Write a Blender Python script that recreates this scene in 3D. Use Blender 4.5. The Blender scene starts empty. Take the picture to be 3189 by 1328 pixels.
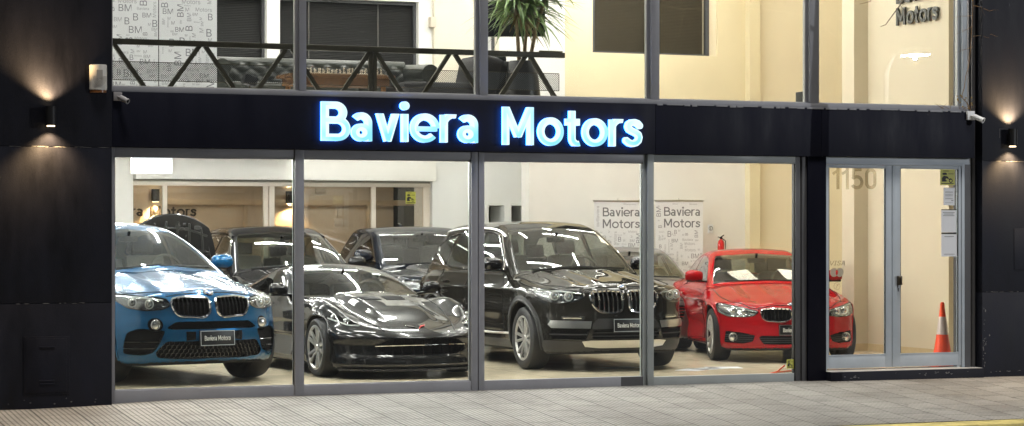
import bpy, bmesh, math, random
import numpy as np
from mathutils import Vector, Matrix, Euler
R = math.radians
random.seed(7)
SC = bpy.context.scene
COL = SC.collection

# ---------------------------------------------------------------- materials
MATS = {}
def _newmat(name):
    m = bpy.data.materials.new(name); m.use_nodes = True
    MATS[name] = m
    return m, m.node_tree.nodes, m.node_tree.links

def mat(name, col, rough=.5, metal=0., spec=.5, coat=0., coat_r=.03, bump=0., bscale=60., var=0., vscale=3., emit=None, estr=0., trans=0., ior=1.45, flake=0., streak=None):
    """Principled material with optional procedural colour variation and bump."""
    if name in MATS: return MATS[name]
    m, n, l = _newmat(name)
    b = n['Principled BSDF']
    b.inputs['Base Color'].default_value = (*col, 1)
    b.inputs['Roughness'].default_value = rough
    b.inputs['Metallic'].default_value = metal
    b.inputs['Specular IOR Level'].default_value = spec
    b.inputs['Coat Weight'].default_value = coat
    b.inputs['Coat Roughness'].default_value = coat_r
    b.inputs['IOR'].default_value = ior
    b.inputs['Coat IOR'].default_value = 1.4 if coat >= .75 else 1.5
    b.inputs['Transmission Weight'].default_value = trans
    if emit:
        b.inputs['Emission Color'].default_value = (*emit, 1)
        b.inputs['Emission Strength'].default_value = estr
    tc = None
    if var > 0 or bump > 0 or flake > 0:
        tc = n.new('ShaderNodeTexCoord')
    if var > 0:
        nz = n.new('ShaderNodeTexNoise'); nz.inputs['Scale'].default_value = vscale
        nz.inputs['Detail'].default_value = 6; nz.inputs['Roughness'].default_value = .65
        if streak:
            ms = n.new('ShaderNodeMapping'); ms.inputs['Scale'].default_value = streak; l.new(tc.outputs['Object'], ms.inputs[0]); l.new(ms.outputs[0], nz.inputs['Vector'])
        else: l.new(tc.outputs['Object'], nz.inputs['Vector'])
        mp = n.new('ShaderNodeMapRange'); mp.inputs[1].default_value = .3; mp.inputs[2].default_value = .7
        mp.inputs[3].default_value = 1 - var; mp.inputs[4].default_value = 1 + var
        l.new(nz.outputs['Fac'], mp.inputs[0])
        hs = n.new('ShaderNodeMix'); hs.data_type = 'RGBA'; hs.blend_type = 'MULTIPLY'; hs.inputs[0].default_value = 1
        hs.inputs[6].default_value = (*col, 1)
        l.new(mp.outputs[0], hs.inputs[7])
        l.new(hs.outputs[2], b.inputs['Base Color'])
        rr = n.new('ShaderNodeMapRange'); rr.inputs[1].default_value = .3; rr.inputs[2].default_value = .7
        rr.inputs[3].default_value = max(.0, rough - .12 * min(1, rough * 3)); rr.inputs[4].default_value = min(1, rough + .12 * min(1, rough * 3))
        l.new(nz.outputs['Fac'], rr.inputs[0]); l.new(rr.outputs[0], b.inputs['Roughness'])
    if bump > 0:
        nb = n.new('ShaderNodeTexNoise'); nb.inputs['Scale'].default_value = bscale; nb.inputs['Detail'].default_value = 4
        l.new(tc.outputs['Object'], nb.inputs['Vector'])
        bm_ = n.new('ShaderNodeBump'); bm_.inputs['Strength'].default_value = bump; bm_.inputs['Distance'].default_value = .01
        l.new(nb.outputs['Fac'], bm_.inputs['Height']); l.new(bm_.outputs[0], b.inputs['Normal'])
    if flake > 0:
        vo = n.new('ShaderNodeTexVoronoi'); vo.inputs['Scale'].default_value = 900
        l.new(tc.outputs['Object'], vo.inputs['Vector'])
        mp = n.new('ShaderNodeMapRange'); mp.inputs[3].default_value = 1 - flake; mp.inputs[4].default_value = 1 + flake
        sx = n.new('ShaderNodeSeparateColor'); l.new(vo.outputs['Color'], sx.inputs[0]); l.new(sx.outputs[0], mp.inputs[0])
        hs = n.new('ShaderNodeMix'); hs.data_type = 'RGBA'; hs.blend_type = 'MULTIPLY'; hs.inputs[0].default_value = 1
        hs.inputs[6].default_value = (*col, 1); l.new(mp.outputs[0], hs.inputs[7]); l.new(hs.outputs[2], b.inputs['Base Color'])
    return m

def glass_mat(name, tint=(1, 1, 1), refl=1.0, rough=0.0, dust=0.):
    """Pane: clear (tinted) transmission plus a Fresnel reflection."""
    if name in MATS: return MATS[name]
    m, n, l = _newmat(name); n.clear()
    out = n.new('ShaderNodeOutputMaterial')
    tr = n.new('ShaderNodeBsdfTransparent'); tr.inputs[0].default_value = (*tint, 1)
    gl = n.new('ShaderNodeBsdfGlossy'); gl.inputs['Roughness'].default_value = rough
    lw = n.new('ShaderNodeLayerWeight'); lw.inputs[0].default_value = .5        # Schlick Fresnel, the same from both sides
    pw = n.new('ShaderNodeMath'); pw.operation = 'POWER'; pw.inputs[1].default_value = 5; l.new(lw.outputs['Facing'], pw.inputs[0])
    fr = n.new('ShaderNodeMath'); fr.operation = 'MULTIPLY_ADD'; fr.inputs[1].default_value = .957; fr.inputs[2].default_value = .043; l.new(pw.outputs[0], fr.inputs[0])
    ml = n.new('ShaderNodeMath'); ml.operation = 'MULTIPLY'; ml.inputs[1].default_value = refl
    mx = n.new('ShaderNodeMixShader')
    l.new(fr.outputs[0], ml.inputs[0]); l.new(ml.outputs[0], mx.inputs[0])
    l.new(tr.outputs[0], mx.inputs[1]); l.new(gl.outputs[0], mx.inputs[2]); res = mx
    if dust:        # dried smears and dust on the pane
        tc = n.new('ShaderNodeTexCoord'); mp = n.new('ShaderNodeMapping'); mp.inputs['Scale'].default_value = (1.1, 1.1, .5); l.new(tc.outputs['Object'], mp.inputs[0])
        nz = n.new('ShaderNodeTexNoise'); nz.inputs['Scale'].default_value = 2.2; nz.inputs['Detail'].default_value = 9; nz.inputs['Distortion'].default_value = 1.5; l.new(mp.outputs[0], nz.inputs['Vector'])
        mr = n.new('ShaderNodeMapRange'); mr.inputs[1].default_value = .45; mr.inputs[2].default_value = .8; mr.inputs[3].default_value = dust * .15; mr.inputs[4].default_value = dust; l.new(nz.outputs['Fac'], mr.inputs[0])
        df = n.new('ShaderNodeBsdfDiffuse'); df.inputs[0].default_value = (.7, .7, .7, 1); m2 = n.new('ShaderNodeMixShader'); l.new(mr.outputs[0], m2.inputs[0]); l.new(mx.outputs[0], m2.inputs[1]); l.new(df.outputs[0], m2.inputs[2]); res = m2
    l.new(res.outputs[0], out.inputs[0])
    return m

def emit_mat(name, col, s):
    if name in MATS: return MATS[name]
    m, n, l = _newmat(name); n.clear()
    out = n.new('ShaderNodeOutputMaterial'); e = n.new('ShaderNodeEmission')
    e.inputs[0].default_value = (*col, 1); e.inputs[1].default_value = s
    l.new(e.outputs[0], out.inputs[0])
    return m

# ---------------------------------------------------------------- objects
def link(name, me, m=None, parent=None):
    o = bpy.data.objects.new(name, me); COL.objects.link(o)
    if m is not None:
        ms = m if isinstance(m, (list, tuple)) else [m]
        if me and not me.materials:
            for x in ms: me.materials.append(x)
    if parent: o.parent = parent
    return o

def tag(o, label, cat, group=None):
    o['label'] = label; o['category'] = cat
    if group: o['group'] = group
    return o

def struct(o):
    o['kind'] = 'structure'; return o

def thing(name, label, cat, loc=(0, 0, 0), rz=0, group=None):
    o = bpy.data.objects.new(name, None); COL.objects.link(o)
    o.empty_display_size = .1
    o.location = loc; o.rotation_euler = (0, 0, rz)
    return tag(o, label, cat, group)

def shade(me, ang=35):
    if not me.polygons: return me
    me.polygons.foreach_set('use_smooth', [True] * len(me.polygons))
    try: me.set_sharp_from_angle(angle=R(ang))
    except Exception: pass
    return me

class MB:
    """collects simple shapes into one mesh"""
    def __init__(s): s.bm = bmesh.new()
    def box(s, a, b, bev=0., mi=0):
        """axis box from corner a to corner b"""
        x0, y0, z0 = [min(p, q) for p, q in zip(a, b)]; x1, y1, z1 = [max(p, q) for p, q in zip(a, b)]
        t = bmesh.new()
        vs = [t.verts.new(p) for p in ((x0, y0, z0), (x1, y0, z0), (x1, y1, z0), (x0, y1, z0), (x0, y0, z1), (x1, y0, z1), (x1, y1, z1), (x0, y1, z1))]
        for f in ((3, 2, 1, 0), (4, 5, 6, 7), (0, 1, 5, 4), (1, 2, 6, 5), (2, 3, 7, 6), (3, 0, 4, 7)):
            t.faces.new([vs[i] for i in f])
        if bev > 0:
            bmesh.ops.bevel(t, geom=t.edges[:], offset=min(bev, .45 * min(x1 - x0, y1 - y0, z1 - z0)), segments=2, affect='EDGES', profile=.6)
        s._merge(t, mi); return s
    def _merge(s, t, mi=0, M=None):
        if M is not None: t.transform(M)
        for f in t.faces: f.material_index = mi
        me = bpy.data.meshes.new('tmp'); t.to_mesh(me); t.free()
        s.bm.from_mesh(me); bpy.data.meshes.remove(me)
    def obox(s, c, size, M=None, bev=0., mi=0):
        """box of size centred on c, turned by matrix M"""
        t = MB(); t.box([-q / 2 for q in size], [q / 2 for q in size], bev)
        mm = Matrix.Translation(c) @ (M.to_4x4() if M is not None else Matrix.Identity(4))
        s._merge(t.bm, mi, mm); return s
    def beam(s, p, q, w, h, mi=0, up=(0, 0, 1), bev=0.):
        p, q = Vector(p), Vector(q); d = q - p; L = d.length; d.normalize()
        u = Vector(up); x = d.cross(u)
        if x.length < 1e-4: x = Vector((1, 0, 0))
        x.normalize(); z = x.cross(d)
        M = Matrix((x, d, z)).transposed()
        s.obox((p + q) / 2, (w, L, h), M, bev, mi); return s
    def tube(s, pts, r, n=8, mi=0, cap=True):
        pts = [Vector(p) for p in pts]; rs = r if isinstance(r, (list, tuple)) else [r] * len(pts)
        t = bmesh.new(); rings = []; prev = None
        for i, p in enumerate(pts):
            d = (pts[min(i + 1, len(pts) - 1)] - pts[max(i - 1, 0)])
            if d.length < 1e-9: d = Vector((0, 0, 1))
            d.normalize()
            if prev is None:
                u = d.orthogonal().normalized()
            else:
                u = prev - d * prev.dot(d)
                u = u.normalized() if u.length > 1e-6 else d.orthogonal().normalized()
            prev = u; v = d.cross(u)
            rings.append([t.verts.new(p + (u * math.cos(a) + v * math.sin(a)) * rs[i]) for a in [2 * math.pi * k / n for k in range(n)]])
        for a, b in zip(rings, rings[1:]):
            for k in range(n): t.faces.new((a[k], a[(k + 1) % n], b[(k + 1) % n], b[k]))
        if cap:
            t.faces.new(rings[0][::-1]); t.faces.new(rings[-1])
        s._merge(t, mi); return s
    def lathe(s, prof, n=32, axis='Z', mi=0, M=None, closed=False):
        """prof = [(radius, height)] turned about an axis"""
        t = bmesh.new(); rings = []
        for r, h in prof:
            ring = []
            for k in range(n):
                a = 2 * math.pi * k / n
                c, q = r * math.cos(a), r * math.sin(a)
                ring.append(t.verts.new({'Z': (c, q, h), 'X': (h, c, q), 'Y': (c, h, -q)}[axis]))
            rings.append(ring)
        pr = list(zip(rings, rings[1:])) + ([(rings[-1], rings[0])] if closed else [])
        for a, b in pr:
            for k in range(n):
                t.faces.new((a[k], a[(k + 1) % n], b[(k + 1) % n], b[k]))
        if not closed:
            if prof[0][0] > 1e-6: t.faces.new(rings[0][::-1])
            if prof[-1][0] > 1e-6: t.faces.new(rings[-1])
        bmesh.ops.remove_doubles(t, verts=t.verts[:], dist=1e-5)
        s._merge(t, mi, M); return s
    def prism(s, pts, z0, z1, M=None, mi=0, bev=0.):
        """2D outline (x, y) extruded from z0 to z1 and then placed by M"""
        t = bmesh.new()
        a = [t.verts.new((x, y, z0)) for x, y in pts]; b = [t.verts.new((x, y, z1)) for x, y in pts]
        n = len(pts)
        t.faces.new(a[::-1]); t.faces.new(b)
        for k in range(n): t.faces.new((a[k], a[(k + 1) % n], b[(k + 1) % n], b[k]))
        bmesh.ops.recalc_face_normals(t, faces=t.faces[:])
        if bev > 0: bmesh.ops.bevel(t, geom=t.edges[:], offset=bev, segments=2, affect='EDGES')
        s._merge(t, mi, M); return s
    def quad(s, *p, mi=0):
        f = s.bm.faces.new([s.bm.verts.new(q) for q in p]); f.material_index = mi; return s
    def add_mesh(s, me, M=None, mi=None):
        t = bmesh.new(); t.from_mesh(me)
        if M is not None: t.transform(M)
        if mi is not None:
            for f in t.faces: f.material_index = mi
        m2 = bpy.data.meshes.new('tmp'); t.to_mesh(m2); t.free(); s.bm.from_mesh(m2); bpy.data.meshes.remove(m2)
        return s
    def mesh(s, name='mesh', smooth=35):
        me = bpy.data.meshes.new(name)
        s.bm.to_mesh(me); s.bm.free()
        if smooth: shade(me, smooth)
        return me
    def build(s, name, m, parent=None, smooth=35):
        return link(name, s.mesh(name, smooth), m, parent)

def face_xz():      # matrix that stands an xy drawing up in the xz plane facing -y
    return Matrix(((1, 0, 0, 0), (0, 0, -1, 0), (0, 1, 0, 0), (0, 0, 0, 1)))

# ---------------------------------------------------------------- lettering
FONT = None
try:
    import os
    _fp = os.path.join(bpy.utils.system_resource('DATAFILES'), 'fonts', 'Inter.woff2')
    FONT = bpy.data.fonts.load(_fp) if os.path.exists(_fp) else None
except Exception:
    FONT = None

def curve_to_mesh(cu):
    o = bpy.data.objects.new('tmpc', cu); COL.objects.link(o)
    dg = bpy.context.evaluated_depsgraph_get()
    me = bpy.data.meshes.new_from_object(o.evaluated_get(dg))
    bpy.data.objects.remove(o); bpy.data.curves.remove(cu)
    return me

_TXT = {}
def text_mesh(s, size=.1, ext=.002, off=0., align='LEFT', shear=0., font=True, sx=1.):
    key = (s, size, ext, off, align, shear, sx)
    if key in _TXT: return _TXT[key]
    cu = bpy.data.curves.new('txt', 'FONT'); cu.body = s; cu.size = size; cu.extrude = ext; cu.offset = off
    cu.align_x = align; cu.shear = shear; cu.resolution_u = 4
    if font and FONT: cu.font = FONT
    me = curve_to_mesh(cu); me.materials.clear()
    if sx != 1.: me.transform(Matrix.Diagonal((sx, 1, 1, 1)))
    _TXT[key] = me
    return me

# bold geometric letters drawn from strokes: (cap height 1, x height .72)
def _seg(P, a, b, w):
    a, b = np.array(a), np.array(b); d = b - a; L = np.hypot(*d); d = d / L; nrm = np.array((-d[1], d[0]))
    c = (a + b) / 2
    px = (P[..., 0] - c[0]) * d[0] + (P[..., 1] - c[1]) * d[1]; py = (P[..., 0] - c[0]) * nrm[0] + (P[..., 1] - c[1]) * nrm[1]
    return np.maximum(np.abs(px) - L / 2, np.abs(py) - w / 2)
def _arc(P, c, r, w, a0=None, a1=None, sx=1.):
    x = (P[..., 0] - c[0]) / sx; y = P[..., 1] - c[1]
    d = np.abs(np.hypot(x, y) - r) - w / 2
    if a0 is None: return d
    an = np.degrees(np.arctan2(y, x)); m = (a0 + a1) / 2; h = (a1 - a0) / 2
    da = np.abs((an - m + 180) % 360 - 180) - h
    return np.maximum(d, np.radians(da) * r)
def _clip(d, P, x0=-9, x1=9, y0=-9, y1=9):
    return np.maximum.reduce([d, x0 - P[..., 0], P[..., 0] - x1, y0 - P[..., 1], P[..., 1] - y1])
W_ = .18
def glyph(ch, P, w=W_):
    h = w / 2; xh = .735; r = (xh) / 2 - h + .01
    mn = np.minimum
    def o_(cx): return _arc(P, (cx, xh / 2), r, w)
    if ch == 'B':
        d = mn(_seg(P, (h, 0), (h, 1), w), _seg(P, (0, 1 - h), (.36, 1 - h), w)); d = mn(d, _seg(P, (0, .53), (.40, .53), w)); d = mn(d, _seg(P, (0, h), (.42, h), w))
        r1 = (1 - h - .53) / 2; r2 = (.53 - h) / 2
        d = mn(d, _arc(P, (.36, .53 + r1), r1, w, -90, 90, 1.02)); d = mn(d, _arc(P, (.42, h + r2), r2, w, -90, 90, 1.0))
        return d, .72
    if ch == 'a':
        d = mn(_seg(P, (.52 - h, 0), (.52 - h, .47), w), _arc(P, (.25, .47), .27 - h, w, 0, 142, 1.0))
        d = mn(d, _arc(P, (.25, .225), .225 - h + .005, w, None, None, 1.1)); return d, .585
    if ch == 'v':
        d = mn(_seg(P, (.07, .80), (.30, .02), w), _seg(P, (.53, .80), (.30, .02), w)); return _clip(d, P, y0=0, y1=.72), .59
    if ch == 'i':
        d = mn(_seg(P, (.11, 0), (.11, .72), w), np.hypot(P[..., 0] - .11, P[..., 1] - .93) - .115); return d, .26
    if ch == 'e':
        d = _arc(P, (.33, xh / 2), r, w, 0, 318, 1.0); d = mn(d, _clip(_seg(P, (.1, .345), (.645, .345), .125), P, x1=.655)); return d, .70
    if ch == 'r':
        d = mn(_seg(P, (h, 0), (h, .72), w), _arc(P, (.36, .44), .285, w, 80, 180, 1.)); return _clip(d, P, y1=.735, x1=.42), .42
    if ch == 'M':
        d = mn(_seg(P, (h, 0), (h, 1), w), _seg(P, (.90 - h, 0), (.90 - h, 1), w))
        v = mn(_seg(P, (.06, 1.05), (.45, .22), w), _seg(P, (.84, 1.05), (.45, .22), w))
        d = mn(d, _clip(v, P, x0=0, x1=.90, y0=.2, y1=1)); return d, 1.0
    if ch == 'o': return o_(.37), .77
    if ch == 't':
        d = mn(_seg(P, (.20, .20), (.20, .93), w), _seg(P, (0, .72 - h), (.42, .72 - h), w)); d = mn(d, _arc(P, (.36, .20), .16, w, 180, 290)); return _clip(d, P, x1=.43, y0=-.01), .47
    if ch == 's':
        pts = [(.46, .565), (.40, .625), (.30, .655), (.20, .645), (.125, .60), (.105, .535), (.14, .465), (.23, .42), (.34, .375), (.42, .325), (.445, .25), (.42, .165), (.35, .105), (.25, .08), (.14, .10), (.05, .165)]
        d = np.full(P.shape[:2], 9.)
        for p, q in zip(pts, pts[1:]):
            p_, q_ = np.array(p), np.array(q); v = q_ - p_; t = np.clip(((P[..., 0] - p[0]) * v[0] + (P[..., 1] - p[1]) * v[1]) / (v @ v), 0, 1); d = mn(d, np.hypot(P[..., 0] - p[0] - t * v[0], P[..., 1] - p[1] - t * v[1]) - w / 2)
        d = np.maximum(d, -((P[..., 0] - .46) * -.75 + (P[..., 1] - .565) * .66 + .0) * np.where((P[..., 1] < .60) & (P[..., 0] > .3) & (P[..., 1] > .45), 1, -9) - 9 * np.where((P[..., 1] < .60) & (P[..., 0] > .3) & (P[..., 1] > .45), 0, 1)) if False else d
        return d, .56
    if ch == '1':
        d = _seg(P, (.26, 0), (.26, 1), w); d = mn(d, _clip(_seg(P, (0, .70), (.30, .90), w * .8), P, x1=.3)); return d, .44
    if ch == '5':
        d = mn(_seg(P, (.06, 1 - h), (.52, 1 - h), w), _seg(P, (.10, .52), (.12, 1), w * .92)); d = mn(d, _arc(P, (.27, .33), .255, w, -150, 145, 1.02)); return d, .66
    if ch == '0':
        y = P[..., 1]; yy = np.where(y > .7, y - .7, np.where(y < .3, y - .3, 0)); d = np.abs(np.hypot(P[..., 0] - .29, yy) - .21) - w / 2; return d, .66
    return np.full(P.shape[:2], 9.), .3

def contours(F, xs, ys):
    """marching squares of F < 0, closed loops"""
    ny, nx = F.shape; S = F < 0; segs = {}
    def ip(a, b):
        (i, j), (k, l) = a, b; fa, fb = F[i, j], F[k, l]; t = fa / (fa - fb)
        return (xs[j] + (xs[l] - xs[j]) * t, ys[i] + (ys[k] - ys[i]) * t)
    pts = {}
    act = (S[:-1, :-1].astype(int) + S[:-1, 1:] + S[1:, :-1] + S[1:, 1:]); I, J = np.where((act > 0) & (act < 4))
    for i, j in zip(I, J):
        c = [(i, j), (i, j + 1), (i + 1, j + 1), (i + 1, j)]; ins = [S[p] for p in c]; e = []
        for k in range(4):
            a, b = c[k], c[(k + 1) % 4]
            if ins[k] != ins[(k + 1) % 4]: e.append((tuple(sorted((a, b))), ins[k]))
        outs = [x for x, f in e if f]; inn = [x for x, f in e if not f]
        for a, b in zip(outs, inn):
            segs[a] = b
            for q in (a, b): pts[q] = ip(*q)
    loops = []
    while segs:
        k = next(iter(segs)); lp = [k]
        while True:
            nx_ = segs.pop(lp[-1], None)
            if nx_ is None or nx_ == lp[0]: break
            lp.append(nx_)
        if len(lp) > 5: loops.append([pts[q] for q in lp])
    return loops

def _simplify(lp, tol):
    P = np.array(lp); keep = []
    def rec(a, b):
        if b <= a + 1: return
        d = P[b] - P[a]; L = np.hypot(*d)
        v = P[a + 1:b] - P[a]
        dist = np.abs(d[0] * v[:, 1] - d[1] * v[:, 0]) / L if L > 1e-9 else np.hypot(v[:, 0], v[:, 1])
        k = int(np.argmax(dist))
        if dist[k] > tol:
            rec(a, a + 1 + k); keep.append(a + 1 + k); rec(a + 1 + k, b)
    m = len(P) // 2
    keep.append(0); rec(0, m); keep.append(m); rec(m, len(P) - 1)
    return [lp[i] for i in sorted(set(keep))]

def glyph_mesh(ch, height, ext, w=W_, grow=0., res=.008, tol=.0022):
    xs = np.arange(-.12, 1.15, res); ys = np.arange(-.12, 1.15, res)
    P = np.stack(np.meshgrid(xs, ys), -1)
    F, adv = glyph(ch, P, w); F = F - grow
    cu = bpy.data.curves.new('g', 'CURVE'); cu.dimensions = '2D'; cu.fill_mode = 'BOTH'; cu.extrude = ext
    for lp in contours(F, xs, ys):
        lp = _simplify(lp, tol)
        sp = cu.splines.new('POLY'); sp.points.add(len(lp) - 1); sp.use_cyclic_u = True
        for p, (x, y) in zip(sp.points, lp): p.co = (x * height, y * height, 0, 1)
    return curve_to_mesh(cu), adv * height

_GL = {}
def word_mesh(s, height, ext, w=W_, gap=.03):
    mb = MB(); x = 0
    for ch in s:
        if ch == ' ': x += .38 * height; continue
        if (ch, w) not in _GL: _GL[(ch, w)] = glyph_mesh(ch, 1., 1., w, res=.009, tol=.0028)
        me, adv = _GL[(ch, w)]
        mb.add_mesh(me, Matrix.Translation((x, 0, 0)) @ Matrix.Diagonal((height, height, ext, 1))); x += (adv + gap) * height
    return mb.mesh('word', 30), x
# ---------------------------------------------------------------- cars
# A body is the blend of a few profile curves (x across, y back from the nose, z up); its surface is meshed and
# windows, lamps, grilles and intakes are cut out of it along outlines.
def pchip(pts):
    x = np.array([p[0] for p in pts], float); y = np.array([p[1] for p in pts], float)
    h = np.diff(x); d = np.diff(y) / h; m = np.zeros_like(y)
    if len(x) > 2:
        for i in range(1, len(x) - 1):
            if d[i - 1] * d[i] > 0:
                w1, w2 = 2 * h[i] + h[i - 1], h[i] + 2 * h[i - 1]; m[i] = (w1 + w2) / (w1 / d[i - 1] + w2 / d[i])
    m[0], m[-1] = d[0], d[-1]
    X = np.linspace(x[0], x[-1], 600); k = np.clip(np.searchsorted(x, X) - 1, 0, len(h) - 1); t = (X - x[k]) / h[k]
    Y = (2 * t**3 - 3 * t**2 + 1) * y[k] + (t**3 - 2 * t**2 + t) * h[k] * m[k] + (-2 * t**3 + 3 * t**2) * y[k + 1] + (t**3 - t**2) * h[k] * m[k + 1]
    s0, s1 = m[0], m[-1]
    def f(q, ext=False):
        v = np.interp(q, X, Y)
        if ext: v = v + np.where(q < x[0], (q - x[0]) * s0, 0) + np.where(q > x[-1], (q - x[-1]) * s1, 0)
        return v
    return f
def smax(a, b, k): 
    h = np.maximum(k - np.abs(a - b), 0) / k
    return np.maximum(a, b) + h * h * k * .25
def smin(a, b, k): return -smax(-a, -b, k)
def sstep(x, a, b):
    t = np.clip((x - a) / (b - a), 0, 1); return t * t * (3 - 2 * t)

class Field:
    def __init__(s, sp):
        s.sp = sp; g = sp.get
        s.top = pchip(sp['top']); s.crown = pchip(sp['crown']); s.plan = pchip(sp['plan']); s.sec = pchip(sp['sec'])
        s.nose = pchip(sp['nose']); s.nosep = pchip(sp['nosep']); s.tail = pchip(sp['tail']); s.tailp = pchip(sp['tailp'])
        s.bot = pchip(sp['bot'])
        s.ws = pchip([(z, y) for y, z in sp['ws']]); s.roof = pchip(sp['roof']); s.gh = pchip(sp['gh']); s.tum = pchip(sp['tum'])
        s.rw = pchip(sorted([(z, y) for y, z in sp['rw']])); s.wsc = g('wsc', .25); s.rwc = g('rwc', .2); s.rc = g('rc', .1)
        s.kt = g('kt', .10); s.kf = g('kf', .12); s.kg = g('kg', .10); s.kr = g('kr', .14); s.ku = g('ku', .03); s.kb = g('kb', .08)
        s.extra = g('extra', None); s.extra_side = g('extra_side', None)
    def lower(s, x, y, z):
        a = np.abs(x)
        T = s.top(y) - s.crown(y) * a * a
        if s.extra is not None: T = T + s.extra(a, y)
        sd = s.plan(y) - s.sec(z)
        if s.extra_side is not None: sd = sd + s.extra_side(y, z)
        d = smax(z - T, a - sd, s.kt)
        d = smax(d, (s.nose(z) + s.nosep(a) - y) * .9, s.kf)
        d = smax(d, (y - s.tail(z) + s.tailp(a)) * .95, s.kr)
        return smax(d, s.bot(y) - z, s.kb)
    def upper(s, x, y, z):
        a = np.abs(x)
        d = smax((s.ws(z, True) + s.wsc * a * a - y) * s.sp.get('wsn', .5), z - s.roof(y) + s.rc * a * a, s.kg)
        d = smax(d, a - s.gh(y) + s.tum(z), s.kg * s.sp.get('kgs', .8))
        d = smax(d, (y - s.rw(z, True) + s.rwc * a * a) * .6, s.kg)
        d = np.maximum(d, np.maximum(s.sp['ws'][0][0] - .05 - y, y - s.sp['L'] + .2))
        return smax(d, .45 - z, .02)
    def arch(s, x, y, z):
        sp = s.sp; a = np.abs(x); o = np.full(np.shape(x), -9.)
        for yw, zw, r, ins in sp['arches']:
            dy = y - yw; dz = z - zw
            rr = np.where(dz < 0, np.abs(dy), np.hypot(dy, dz))
            o = np.maximum(o, np.minimum(r - rr, a - ins))
        return o
    def body(s, x, y, z): return smin(s.lower(x, y, z), s.upper(x, y, z), s.ku)
    def __call__(s, x, y, z): return np.maximum(s.body(x, y, z), s.arch(x, y, z))
    def grad(s, P, f=None, e=.004):
        f = f or s; x, y, z = P.T
        return np.stack([f(x + e, y, z) - f(x - e, y, z), f(x, y + e, z) - f(x, y - e, z), f(x, y, z + e) - f(x, y, z - e)], 1) / (2 * e)
    def normals(s, P):
        g = s.grad(P, s.body); n = np.linalg.norm(g, axis=1, keepdims=True); return g / np.maximum(n, 1e-9)
    def project(s, pts, axis):
        """points on the body seen along an axis: 'front' (x, z), 'rear', 'side' (y, z) on the +x side, 'top' (x, y)"""
        pts = np.atleast_2d(np.array(pts, float)); n = len(pts); sp = s.sp
        rng = {'front': (-.1, sp['L'] * .55), 'rear': (sp['L'] + .1, sp['L'] * .5), 'side': (sp['W'] + .15, .05), 'top': (sp['H'] + .1, .2)}[axis]
        t = np.linspace(rng[0], rng[1], 500)[None, :]
        def ev(q):
            u, v = pts[:, :1] + 0 * q, pts[:, 1:] + 0 * q
            return {'front': lambda: s.body(u, q, v), 'rear': lambda: s.body(u, q, v), 'side': lambda: s.body(q, u, v), 'top': lambda: s.body(u, v, q)}[axis]()
        F = ev(t + 0 * pts[:, :1]); ins = F < 0; k = np.argmax(ins, 1); k[~ins.any(1)] = 200
        lo = t[0][np.maximum(k - 1, 0)]; hi = t[0][k]
        for _ in range(16):
            m = (lo + hi) / 2; i = ev(m[:, None])[:, 0] < 0; hi = np.where(i, m, hi); lo = np.where(i, lo, m)
        u, v = pts.T
        return np.stack({'front': (u, hi, v), 'rear': (u, hi, v), 'side': (hi, u, v), 'top': (u, v, hi)}[axis], 1)

def surface(F, res):
    sp = F.sp
    xs = np.arange(-sp['W'] - .1, sp['W'] + .1 + res, res); ys = np.arange(-.1, sp['L'] + .15, res); zs = np.arange(sp['zmin'] - .06, sp['H'] + .1, res)
    xs = (np.arange(len(xs)) - (len(xs) - 1) / 2) * res
    X, Y, Z = np.meshgrid(xs, ys, zs, indexing='ij'); V = F(X, Y, Z).astype(np.float32); S = V < 0
    nx, ny, nz = V.shape
    c = np.zeros((nx - 1, ny - 1, nz - 1), np.uint8)
    for dx in (0, 1):
        for dy in (0, 1):
            for dz in (0, 1): c += S[dx:nx - 1 + dx, dy:ny - 1 + dy, dz:nz - 1 + dz]
    act = (c > 0) & (c < 8); idx = -np.ones(act.shape, int); idx[act] = np.arange(act.sum())
    I = np.argwhere(act); acc = np.zeros((len(I), 3)); cnt = np.zeros(len(I))
    co = [(a, b, d) for a in (0, 1) for b in (0, 1) for d in (0, 1)]
    for p in co:
        for ax in range(3):
            if p[ax]: continue
            q = list(p); q[ax] = 1
            va = V[I[:, 0] + p[0], I[:, 1] + p[1], I[:, 2] + p[2]]; vb = V[I[:, 0] + q[0], I[:, 1] + q[1], I[:, 2] + q[2]]
            cr = (va < 0) != (vb < 0); t = np.where(cr, va / np.where(va == vb, 1, va - vb), 0)
            pos = np.array(p, float)[None, :] + np.zeros((len(I), 3)); pos[:, ax] += t
            acc += pos * cr[:, None]; cnt += cr
    P = (I + acc / cnt[:, None]) * res + np.array((xs[0], ys[0], zs[0]))
    for _ in range(5):
        v = F(*P.T); g = F.grad(P); g2 = np.maximum((g * g).sum(1), 1e-6)
        st = -(v / g2)[:, None] * g; L = np.linalg.norm(st, axis=1, keepdims=True); P = P + st * np.minimum(1, .3 * res / np.maximum(L, 1e-9))
    faces = []
    for ax in range(3):
        a = [slice(None)] * 3; b = [slice(None)] * 3; a[ax] = slice(0, -1); b[ax] = slice(1, None)
        cr = S[tuple(a)] != S[tuple(b)]; E = np.argwhere(cr); o1, o2 = [q for q in range(3) if q != ax]
        ok = (E[:, o1] > 0) & (E[:, o2] > 0) & (E[:, o1] < V.shape[o1] - 1) & (E[:, o2] < V.shape[o2] - 1); E = E[ok]
        flip = S[tuple(a)][tuple(E.T)]
        q = []
        for d1, d2 in ((-1, -1), (0, -1), (0, 0), (-1, 0)):
            k = E.copy(); k[:, o1] += d1; k[:, o2] += d2; q.append(idx[tuple(k.T)])
        q = np.stack(q, 1)
        if ax == 1: flip = ~flip
        q[~flip] = q[~flip][:, ::-1]
        faces.append(q)
    return P, np.concatenate(faces)

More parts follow.
